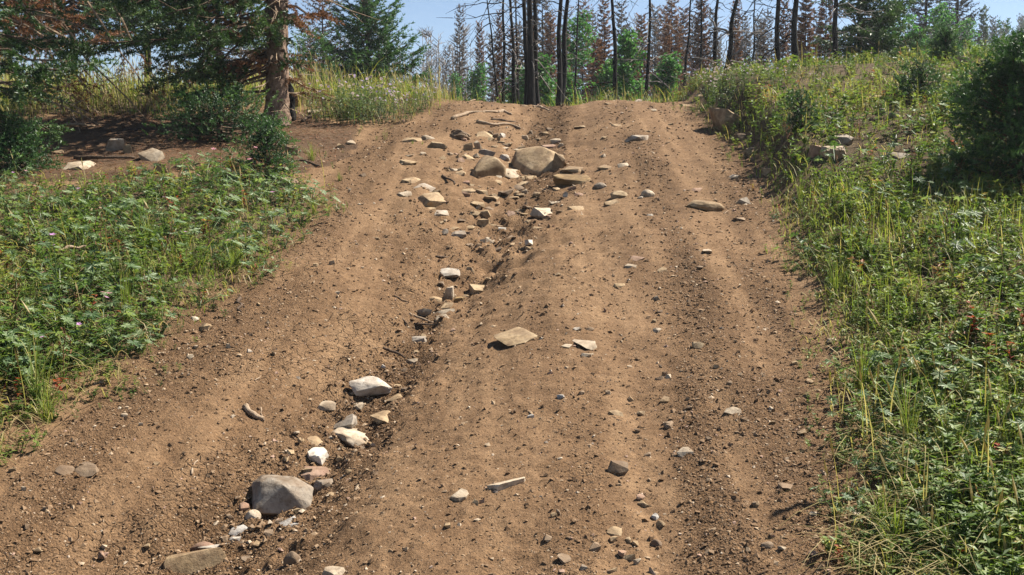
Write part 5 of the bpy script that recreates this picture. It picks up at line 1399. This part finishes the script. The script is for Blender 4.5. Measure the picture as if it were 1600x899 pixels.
big_conifer('spruce_tree', 15, 15, -200, 'rust browned spruce at the border of the clearing', 817, 1.1, .8, 110, 'rust', SPR_MID, .26, 14, thin=.8)
big_conifer('spruce_tree', 345, 24, -200, 'spruce half browned behind the big trunk', 818, 1.1, 1.3, 120, 'dull', SPR_MID, .30, 14)
big_conifer('spruce_tree', 1338, 17, -90, 'green spruce with dense boughs at the end of the charred row', 819, .95, .25, 130, 'spruce', SPR_MID, .30, 22, 'char', power=.6, az_ok=lambda a, z, r: math.cos(a) > -.55)
big_conifer('scorched_spruce', 1437, 34, -110, 'dark scorched spruce between two green aspens', 820, .95, 1.0, 170, 'darkdead', SPR_MID, .35, 18, 'char')
big_conifer('scorched_spruce', 1487, 36, -120, 'dark scorched spruce beyond the small conical fir', 821, .9, 1.0, 170, 'darkdead', SPR_MID, .35, 18, 'char')

# dead fallen boughs at the left
def dead_bough(px, py, y, dirv, L, label, seed, needles=True, mat='stick', group=None):
    dx, dy, dz = raydir(px, py); k = y / dy
    p0 = np.array([dx * k, y, CAMZ + dz * k])
    rng = np.random.default_rng(seed); g = Geo(); f = Geo(); q = np.linspace(0, 1, 10)
    d = np.array(dirv, float); d /= np.linalg.norm(d)
    P = d[None] * L * q[:, None] + np.stack([np.zeros(10), np.zeros(10), -.22 * L * q ** 2], 1) + .035 * L * np.stack([noise2(q * 4, q * 0 + seed, 1), noise2(q * 4, q * 0 + seed, 2), noise2(q * 4, q * 0 + seed, 3)], 1)
    g.add(*tube(P, np.linspace(.014, .004, 10), 5)); O, D, S = [], [], []
    for i in range(int(14 * L)):
        t_ = rng.uniform(.15, 1); b = np.array([np.interp(t_, q, P[:, k]) for k in range(3)])
        e = b + (d * rng.uniform(.1, .8) + rng.normal(0, .55, 3) + np.array([0, 0, -.35])) * L * .28 * rng.uniform(.4, 1.2)
        mid = (b + e) / 2 + rng.normal(0, .02, 3)
        g.add(*tube(np.stack([b, mid, e]), np.array([.005, .0035, .0015]), 3, False))
        if needles:
            for u_ in (.4, .6, .8, 1): O.append(b + (e - b) * u_); D.append(e - b + rng.normal(0, .15, 3)); S.append(rng.uniform(.08, .16))
    root = empty('dead_bough', tuple(p0)); obj('branch', g.mesh('branch', MW[mat]), root)
    if needles:
        V, T, a = replicate(SPR_FINE[1][0], SPR_FINE[1][1], rot_to(np.array(D)), np.array(O), rng.uniform(0, 1, len(O)), np.array(S)); obj('needles', Geo().add(V, T, a).mesh('needles', ML['rust']), root)
    return tag(root, label, 'branch', group)
for i, (px, py, y, dv, L, nd_) in enumerate([(-20, 22, 10.2, (1, .1, .0), 1.15, 0), (-30, 10, 10.6, (1, 0, -.35), 1.0, 1), (20, -10, 10.4, (.7, 0, -.7), 1.0, 1), (70, -20, 11, (.5, .1, -.8), 1.0, 1), (-30, 70, 10, (1, 0, -.25), .8, 1),
                                             (60, 30, 10.5, (.8, 0, -.55), 1.2, 0), (120, -10, 11, (.6, 0, -.75), 1.1, 0), (-20, 120, 9.8, (1, 0, -.15), .9, 0), (10, 150, 10, (1, .1, -.1), .8, 0), (170, 0, 11.2, (.5, 0, -.8), .9, 1), (-10, 95, 10.8, (1, 0, -.3), 1.0, 1)]):
    dead_bough(px, py, y, dv, L, 'rust needled dead bough hanging at the border of the clearing' if nd_ else 'bare bleached dead bough hanging at the border of the clearing', 840 + i, bool(nd_), 'stick', 'rusty dead boughs' if nd_ else 'bleached dead boughs')

# burned trunks
def burned(px0, px1, y, wpx, toppy, label, seed, nb=26, bl=.8, forked=False, mat='char', group=None):
    """px0 at the foot, px1 where the trunk leaves the picture"""
    x0, y = spot(px0, y); x1, _ = spot(px1, y); z = ground(x0, y)
    hvis = topz(0, y) - z; hh = topz(toppy, y) - z
    lean = (x1 - x0) / hvis
    r = wpx * y / FPX / 2
    rng = np.random.default_rng(seed); t = np.linspace(0, 1, 16)
    wob = .35 * r * np.stack([noise2(t * 6, t * 0 + seed, 3), noise2(t * 6, t * 0 + seed, 4)], 1)
    P = np.stack([lean * hh * t + wob[:, 0] * 2, wob[:, 1], hh * t - .05], 1)
    rad = r * (1.12 - .85 * t) * (1 + .35 * np.exp(-t * hh / .25))
    V, T = tube(P, rad, 9); V = V + (noise3(V, 9, seed) * .08 * r)[:, None]
    g = Geo(); 
    for i in range(int(nb * 1.5)):
        z_ = rng.uniform(.08, .98) ** .8 * hh; az = rng.uniform(0, 6.283); L = bl * rng.uniform(.15, 1.0) ** 1.3 * (1.1 - .5 * z_ / hh)
        b = np.array([lean * z_, 0, z_]); q = np.linspace(0, 1, 6); dr = rng.uniform(-.3, 1.3)
        B = b[None] + np.stack([np.cos(az) * L * q, np.sin(az) * L * q, -dr * L * q ** 1.5], 1); B[1:] += rng.normal(0, .035 * L, (5, 3))
        g.add(*tube(B, np.linspace(.006 + .004 * L, .0015, 6), 4, False))
        for k in range(int(rng.integers(1, 4))):
            s_ = B[int(rng.integers(2, 6))]; a2 = az + rng.uniform(-1, 1); l2 = L * rng.uniform(.2, .45)
            g.add(*tube(np.stack([s_, s_ + np.array([math.cos(a2), math.sin(a2), rng.uniform(-.6, .4)]) * l2]), np.array([.005, .0015]), 3, False))
    if forked:
        for k, (zf, dx_) in enumerate(((.25, .5), (.4, -.35), (.18, .35))):
            q = np.linspace(0, 1, 8); B = np.array([lean * hh * zf, 0, hh * zf])[None] + np.stack([dx_ * hh * .5 * q ** .8, .05 * q, hh * .35 * q ** 1.3 * (1 - .5 * k)], 1); B[1:] += rng.normal(0, .03, (7, 3))
            g.add(*tube(B, np.linspace(r * .5, .006, 8), 6))
    root = empty('burned_tree', (x0, y, z)); obj('trunk', tri_mesh('trunk', V, T, None, MW[mat], True), root); obj('branches', g.mesh('branches', MW['char'] if seed % 3 else MW['greywood']), root)
    return tag(root, label, 'tree', group)
burned(781, 762, 15.0, 3.4, -80, 'thin black burned trunk leaning away from the others', 901, 16, .5)
burned(787, 787, 15.6, 5, -160, 'straight slim black trunk next to the leaning one', 902, 30, 1.0)
burned(805, 798, 15.4, 6, -170, 'black trunk standing close to a thinner twin', 903, 30, 1.0)
burned(809, 807, 16.2, 3.6, -130, 'thinner twin close behind a black trunk', 904, 18, .6)
burned(824, 819, 14.5, 8, -200, 'tall black trunk at the edge of the cluster of three', 905, 26, .7)
burned(832, 827, 14.2, 11, -230, 'thickest black burned trunk in the middle of the cluster of three', 906, 34, .6)
burned(838, 834, 14.5, 8, -210, 'black trunk with shed bark in the cluster of three', 907, 24, .6)
burned(871, 874, 14.4, 8, -220, 'upright black trunk touching a leaning one at its foot', 908, 14, .4)
burned(876, 886, 14.5, 8, -220, 'black trunk leaning out from the upright one', 909, 14, .4)
burned(896, 904, 17, 3.6, -90, 'thin dark trunk in front of the loose green aspen', 910, 22, .7)
burned(964, 955, 15.5, 7, -160, 'black trunk with pale bleached drooping branches', 911, 34, .6, mat='char')
burned(1010, 1013, 16.5, 6, -140, 'black trunk between two green aspens with many twigs', 912, 36, .6)
burned(1067, 1076, 17, 4.5, -80, 'thin bent dark trunk at the foot of the bank', 913, 18, .5)
burned(1117, 1118, 16, 7, -110, 'black trunk with crooked twigs behind the asters', 914, 26, .9)
burned(1127, 1146, 15.6, 9, -90, 'crooked forked black trunk behind the asters', 915, 22, .9, True)
burned(1211, 1212, 15, 9, -160, 'bare black pole trunk behind the bank', 916, 18, .8)
burned(1240, 1239, 15.3, 11, -170, 'broad charred trunk with patches of brown bark', 917, 30, .8)
burned(1302, 1301, 16, 9, -170, 'charred trunk beside the green spruce at the end of the row', 918, 30, .8)
burned(1172, 1176, 19, 4, -60, 'thin dark snag between forked trunk and bare pole', 919, 24, .7)
burned(1092, 1093, 20, 5, -70, 'slim dark snag in front of a rusty spire', 920, 26, .7)

# scorched brown conifers beyond the crest
def proto_conifer(seed, mat, thin, tm='char', cr=.62, nb=150, spr=SPR_FAR, slen=.34, per=70):
    tr, wd, fo = conifer(seed, 8.0, .085, cr, .5, nb, spr, slen, per, .35, .15, None, .8, thin)
    return tr.mesh('trunk', MW[tm], True), wd.mesh('branches', MW['darkstick']), fo.mesh('crown', ML[mat])
PC = {('rust', k): proto_conifer(950 + k, 'rust', .65 + .25 * k) for k in range(2)}
PC.update({('dull', k): proto_conifer(960 + k, 'dull', .35 + .2 * k) for k in range(2)})
PC.update({('dark', k): proto_conifer(970 + k, 'darkdead', .75, cr=.5) for k in range(2)})
PC[('green', 0)] = proto_conifer(980, 'spruce', .9, cr=.6)
def stand_conifer(kind, px, y, toppy, label, group, k=0, wid=1.0):
    me = PC[(kind, k % (1 if kind == 'green' else 2))]
    x, y = spot(px, y); z = ground(x, y); s_ = (topz(toppy, y) - z) / 8.0
    root = tree('scorched_conifer' if kind != 'green' else 'green_conifer', (x, y, z), me[0], [('branches', me[1]), ('crown', me[2])], label, group, k * 1.9 + px, s_)
    root.scale = (s_ * wid, s_ * wid, s_)
    return root
LR = 'rusty brown fire-killed conifer in the stand beyond the crest'
for i, (px, y, tp, wd_) in enumerate([(942, 30, -5, .9), (1000, 34, 20, .9), (1047, 32, -20, .9), (1092, 28, -30, .8), (1035, 40, 10, .9), (930, 26, 60, 1.2), (910, 40, 0, .9), (750, 48, 32, .55), (800, 36, 40, .8), (860, 30, 20, .8), (985, 27, 55, 1.1), (1255, 22, -60, .8), (1285, 23, -40, .9), (1145, 30, 0, .8), (1220, 28, -10, .8),(1065, 45, 10, .8)] + [(780 + 17.3 * q, 24 + (q * 7) % 17, 15 + (q * 29) % 70, .5 + .08 * (q % 4)) for q in range(31) if q % 3 == 0]):
    stand_conifer('rust', px, y, tp, LR, 'rusty conifers beyond the crest', i, wd_)
LD = 'grey brown fire-killed conifer with thin needles beyond the crest'
for i, (px, y, tp, wd_) in enumerate([(846, 32, -40, .9), (830, 40, -10, .8), (720, 46, 5, .62), (968, 42, 0, .8), (1020, 44, 5, .8), (1078, 46, 20, .8), (1110, 38, 10, .8), (1160, 40, 20, .8), (1195, 36, 15, .8), (1270, 38, 10, .8), (885, 46, 10, .8), (770, 55, 50, .8), (700, 60, 70, .7), (1185, 50, 30, .9), (606, 58, 75, .7), (925, 48, 15, .8), (1050, 55, 25, .8)] + [(790 + 21 * q, 33 + (q * 5) % 19, 10 + (q * 23) % 60, .55) for q in range(26) if q % 2] + [(395 + 25 * q, 50 + (q * 7) % 15, 70 + (q * 19) % 45, .6) for q in range(12)]):
    stand_conifer('dull', px, y, tp, LD, 'grey brown conifers beyond the crest', i, wd_)
LG = 'small distant green conifer on the far skyline behind the bank'
for i, (px, y, tp) in enumerate([(1528, 45, 8), (1562, 90, 30), (1548, 95, 35), (1590, 110, 30)]):
    stand_conifer('green', px, y, tp, LG, 'distant green conifers', i, .7)
LS = 'distant dark dead spire tree on the hazy far skyline'
rr = random.Random(3)
for i in range(46):
    px = 1355 + i * 6.2 + rr.uniform(-4, 4) if i < 40 else 1000 + (i - 40) * 60
    y = rr.uniform(85, 150); stand_conifer('dark', px, y, rr.uniform(22, 62), LS, 'distant dead spires', i, .55)

# bare grey trees of the hazy stand
def bare_tree(seed, h=10.0):
    rng = np.random.default_rng(seed); t = np.linspace(0, 1, 10); tr = Geo(); g = Geo()
    P = np.stack([.12 * noise2(t * 3, t * 0 + seed, 5), .12 * noise2(t * 3, t * 0 + seed, 6), h * t - .1], 1)
    tr.add(*tube(P, .13 * (1.05 - t), 6))
    for i in range(42):
        z = h * (.32 + .66 * rng.random() ** .8); az = rng.uniform(0, 6.283); L = rng.uniform(.5, 1.5) * (1.15 - z / h * .75)
        b = np.array([np.interp(z, P[:, 2], P[:, 0]), np.interp(z, P[:, 2], P[:, 1]), z]); q = np.linspace(0, 1, 4); up = rng.uniform(.3, 1.3)
        B = b[None] + np.stack([np.cos(az) * L * q, np.sin(az) * L * q, up * L * q ** 1.3], 1); B[1:] += rng.normal(0, .05 * L, (3, 3))
        g.add(*tube(B, np.linspace(.030, .010, 4), 3, False))
        for k in range(4):
            s_ = B[1 + int(rng.integers(0, 3))]; a2 = az + rng.uniform(-1.1, 1.1); l2 = L * rng.uniform(.25, .6)
            g.add(*tube(np.stack([s_, s_ + np.array([math.cos(a2) * .7, math.sin(a2) * .7, rng.uniform(.2, 1)]) * l2]), np.array([.012, .004]), 3, False))
    return tr.mesh('trunk', MW['greywood'], True), g.mesh('branches', MW['greywood'])
BT = [bare_tree(1000 + k) for k in range(6)]
LB = 'bare grey dead tree in the hazy stand beyond the meadow'
for i in range(142):
    if i < 110: px = rr.uniform(360, 765)
    else: px = rr.uniform(765, 1330)
    y = rr.uniform(48, 120); tp = rr.uniform(38, 125) if i < 110 else rr.uniform(20, 80)
    if i in (3, 9): tp = 20
    me = BT[i % 6]; x, y = spot(px, y); z = ground(x, y); s_ = (topz(tp, y) - z) / 10
    tree('bare_tree', (x, y, z), me[0], [('branches', me[1])], LB, 'bare trees beyond the meadow', rr.uniform(0, 6.28), max(s_, .3))

# green aspens
def aspen(px, y, toppy, basepy, wpx, label, seed, nleaf=2600, ls=.05, group=None, dens=1.0, tall_trunk=False):
    x, y = spot(px, y); z = ground(x, y); h = topz(toppy, y) - z; W = wpx * y / FPX / 2
    zb = max(topz(basepy, y) - z, .1) if basepy else .1
    rng = np.random.default_rng(seed); t = np.linspace(0, 1, 10); tr = Geo(); g = Geo(); f = Geo()
    P = np.stack([.1 * noise2(t * 3, t * 0 + seed, 5), .1 * noise2(t * 3, t * 0 + seed, 6), h * .96 * t - .05], 1)
    tr.add(*tube(P, (.012 + h * .009) * (1.05 - t), 7))
    O = []; nb = 30
    for i in range(nb):
        f_ = (i + rng.random()) / nb; z_ = zb * .8 + (h - zb * .8) * f_; az = i * 2.4 + rng.uniform(-.5, .5)
        L = W * (math.sin(math.pi * min(f_ * .75 + .22, 1)) ** .7) * rng.uniform(.55, 1.15) + .06
        b = np.array([np.interp(z_, P[:, 2], P[:, 0]), np.interp(z_, P[:, 2], P[:, 1]), z_]); q = np.linspace(0, 1, 5)
        B = b[None] + np.stack([np.cos(az) * L * q, np.sin(az) * L * q, rng.uniform(.1, .6) * L * q], 1); B[1:] += rng.normal(0, .05 * L, (4, 3))
        g.add(*tube(B, np.linspace(.012, .003, 5), 3, False))
        m_ = max(4, int(nleaf / nb * (L / W) * 1.2)); ts = rng.uniform(.2, 1.05, m_)
        c_ = np.stack([np.interp(ts, q, B[:, k]) for k in range(3)], 1) + rng.normal(0, .11 * max(W, .35), (m_, 3)); O.append(c_)
    O = np.concatenate(O); n = len(O); az = rng.uniform(0, 6.28, n); el = rng.normal(-.3, .6, n)
    V, T, a = replicate(LEAFV * np.array([1, 1.3, 1]), LEAFT, rot_to(np.stack([np.cos(az) * np.cos(el), np.sin(az) * np.cos(el), np.sin(el)], 1), rng.normal(0, .8, n)), O, np.clip(rng.beta(2, 2, n), 0, 1), ls * rng.uniform(.7, 1.25, n)); f.add(V, T, a)
    root = tree('aspen_tree', (x, y, z), tr.mesh('trunk', MW['aspen'], True), [('branches', g.mesh('branches', MW['darkstick'])), ('crown', f.mesh('crown', ML['aspen']))], label, group)
    return root
aspen(902, 23, 22, 75, 52, 'loose green aspen among the black burned trunks', 1101, 1500, .055)
aspen(850, 19, 88, 150, 34, 'small green aspen sapling behind the cluster of three black trunks', 1102, 1500, .05)
aspen(984, 19, 52, 150, 44, 'dense rounded green aspen beyond the crest', 1103, 2600, .05)
aspen(950, 21, 95, 150, 40, 'low green aspen beside the dense rounded one', 1104, 1500, .05)
aspen(1045, 20, 88, 140, 34, 'low green aspen near the thin bent trunk', 1105, 1400, .05)
aspen(812, 20, 110, 160, 46, 'low dark green shrub aspen behind the slim black trunks', 1106, 1500, .05)
aspen(735, 30, 112, 160, 18, 'tiny green aspen beside the dry meadow, middle of three', 1107, 700, .06)
aspen(754, 30, 100, 160, 22, 'tallest of three tiny green aspens beside the dry meadow', 1108, 800, .06)
aspen(716, 32, 114, 160, 15, 'smallest of three tiny green aspens beside the dry meadow', 1109, 600, .06)
aspen(1390, 26, 8, 90, 58, 'rounded green aspen behind the brow of the bank by the spruce', 1110, 2800, .06)
aspen(1462, 28, 10, 90, 60, 'rounded green aspen between the two dark scorched spruces', 1111, 2800, .06)
aspen(1425, 22, 48, 90, 34, 'low yellowish green aspen in front of the scorched spruce', 1112, 1200, .05)
aspen(885, 20, 112, 150, 30, 'low green aspen sapling behind the leaning black trunk', 1113, 900, .05)
aspen(1500, 30, 30, 90, 36, 'small green aspen on the skyline of the bank', 1114, 1200, .06)

# thin marker stake that throws the narrow shadow on the trail
sx, sy = at(1210, 808)
hs = 1.32; k = hs / math.tan(SUN_EL)
kx, ky = sx + math.cos(SUN_AZ) * k, sy + math.sin(SUN_AZ) * k
bm = bmesh.new(); bmesh.ops.create_cone(bm, cap_ends=True, segments=10, radius1=.0135, radius2=.0125, depth=1.36); me = bpy.data.meshes.new('marker_stake'); bm.to_mesh(me); bm.free(); me.materials.append(MW['stick'])
zt = ground(sx, sy) + hs
tag(obj('marker_stake', me, None, (kx, ky, zt - .68)), 'thin wooden stake standing in the grass beyond the post shadow', 'stake')

# ------------------------------------------------------------------ air
def build_haze():
    m, nt, out = new_mat('haze_air')
    v = nt.nodes.new('ShaderNodeVolumePrincipled')
    v.inputs['Color'].default_value = (0.86, 0.92, 1.0, 1); v.inputs['Density'].default_value = 0.0008; v.inputs['Anisotropy'].default_value = 0.3
    nt.links.new(v.outputs[0], out.inputs['Volume'])
    bm = bmesh.new(); bmesh.ops.create_cube(bm, size=1)
    me = bpy.data.meshes.new('haze'); bm.to_mesh(me); bm.free(); me.materials.append(m)
    zlo, zhi = -4.0, 26.0
    o = obj('haze', me, None, (0, 205, (zlo + zhi) / 2), (0, 0, 0), (2300, 450, zhi - zlo))
    tag(o, 'thin bluish smoke haze hanging in the air', 'haze', kind='stuff')
build_haze()
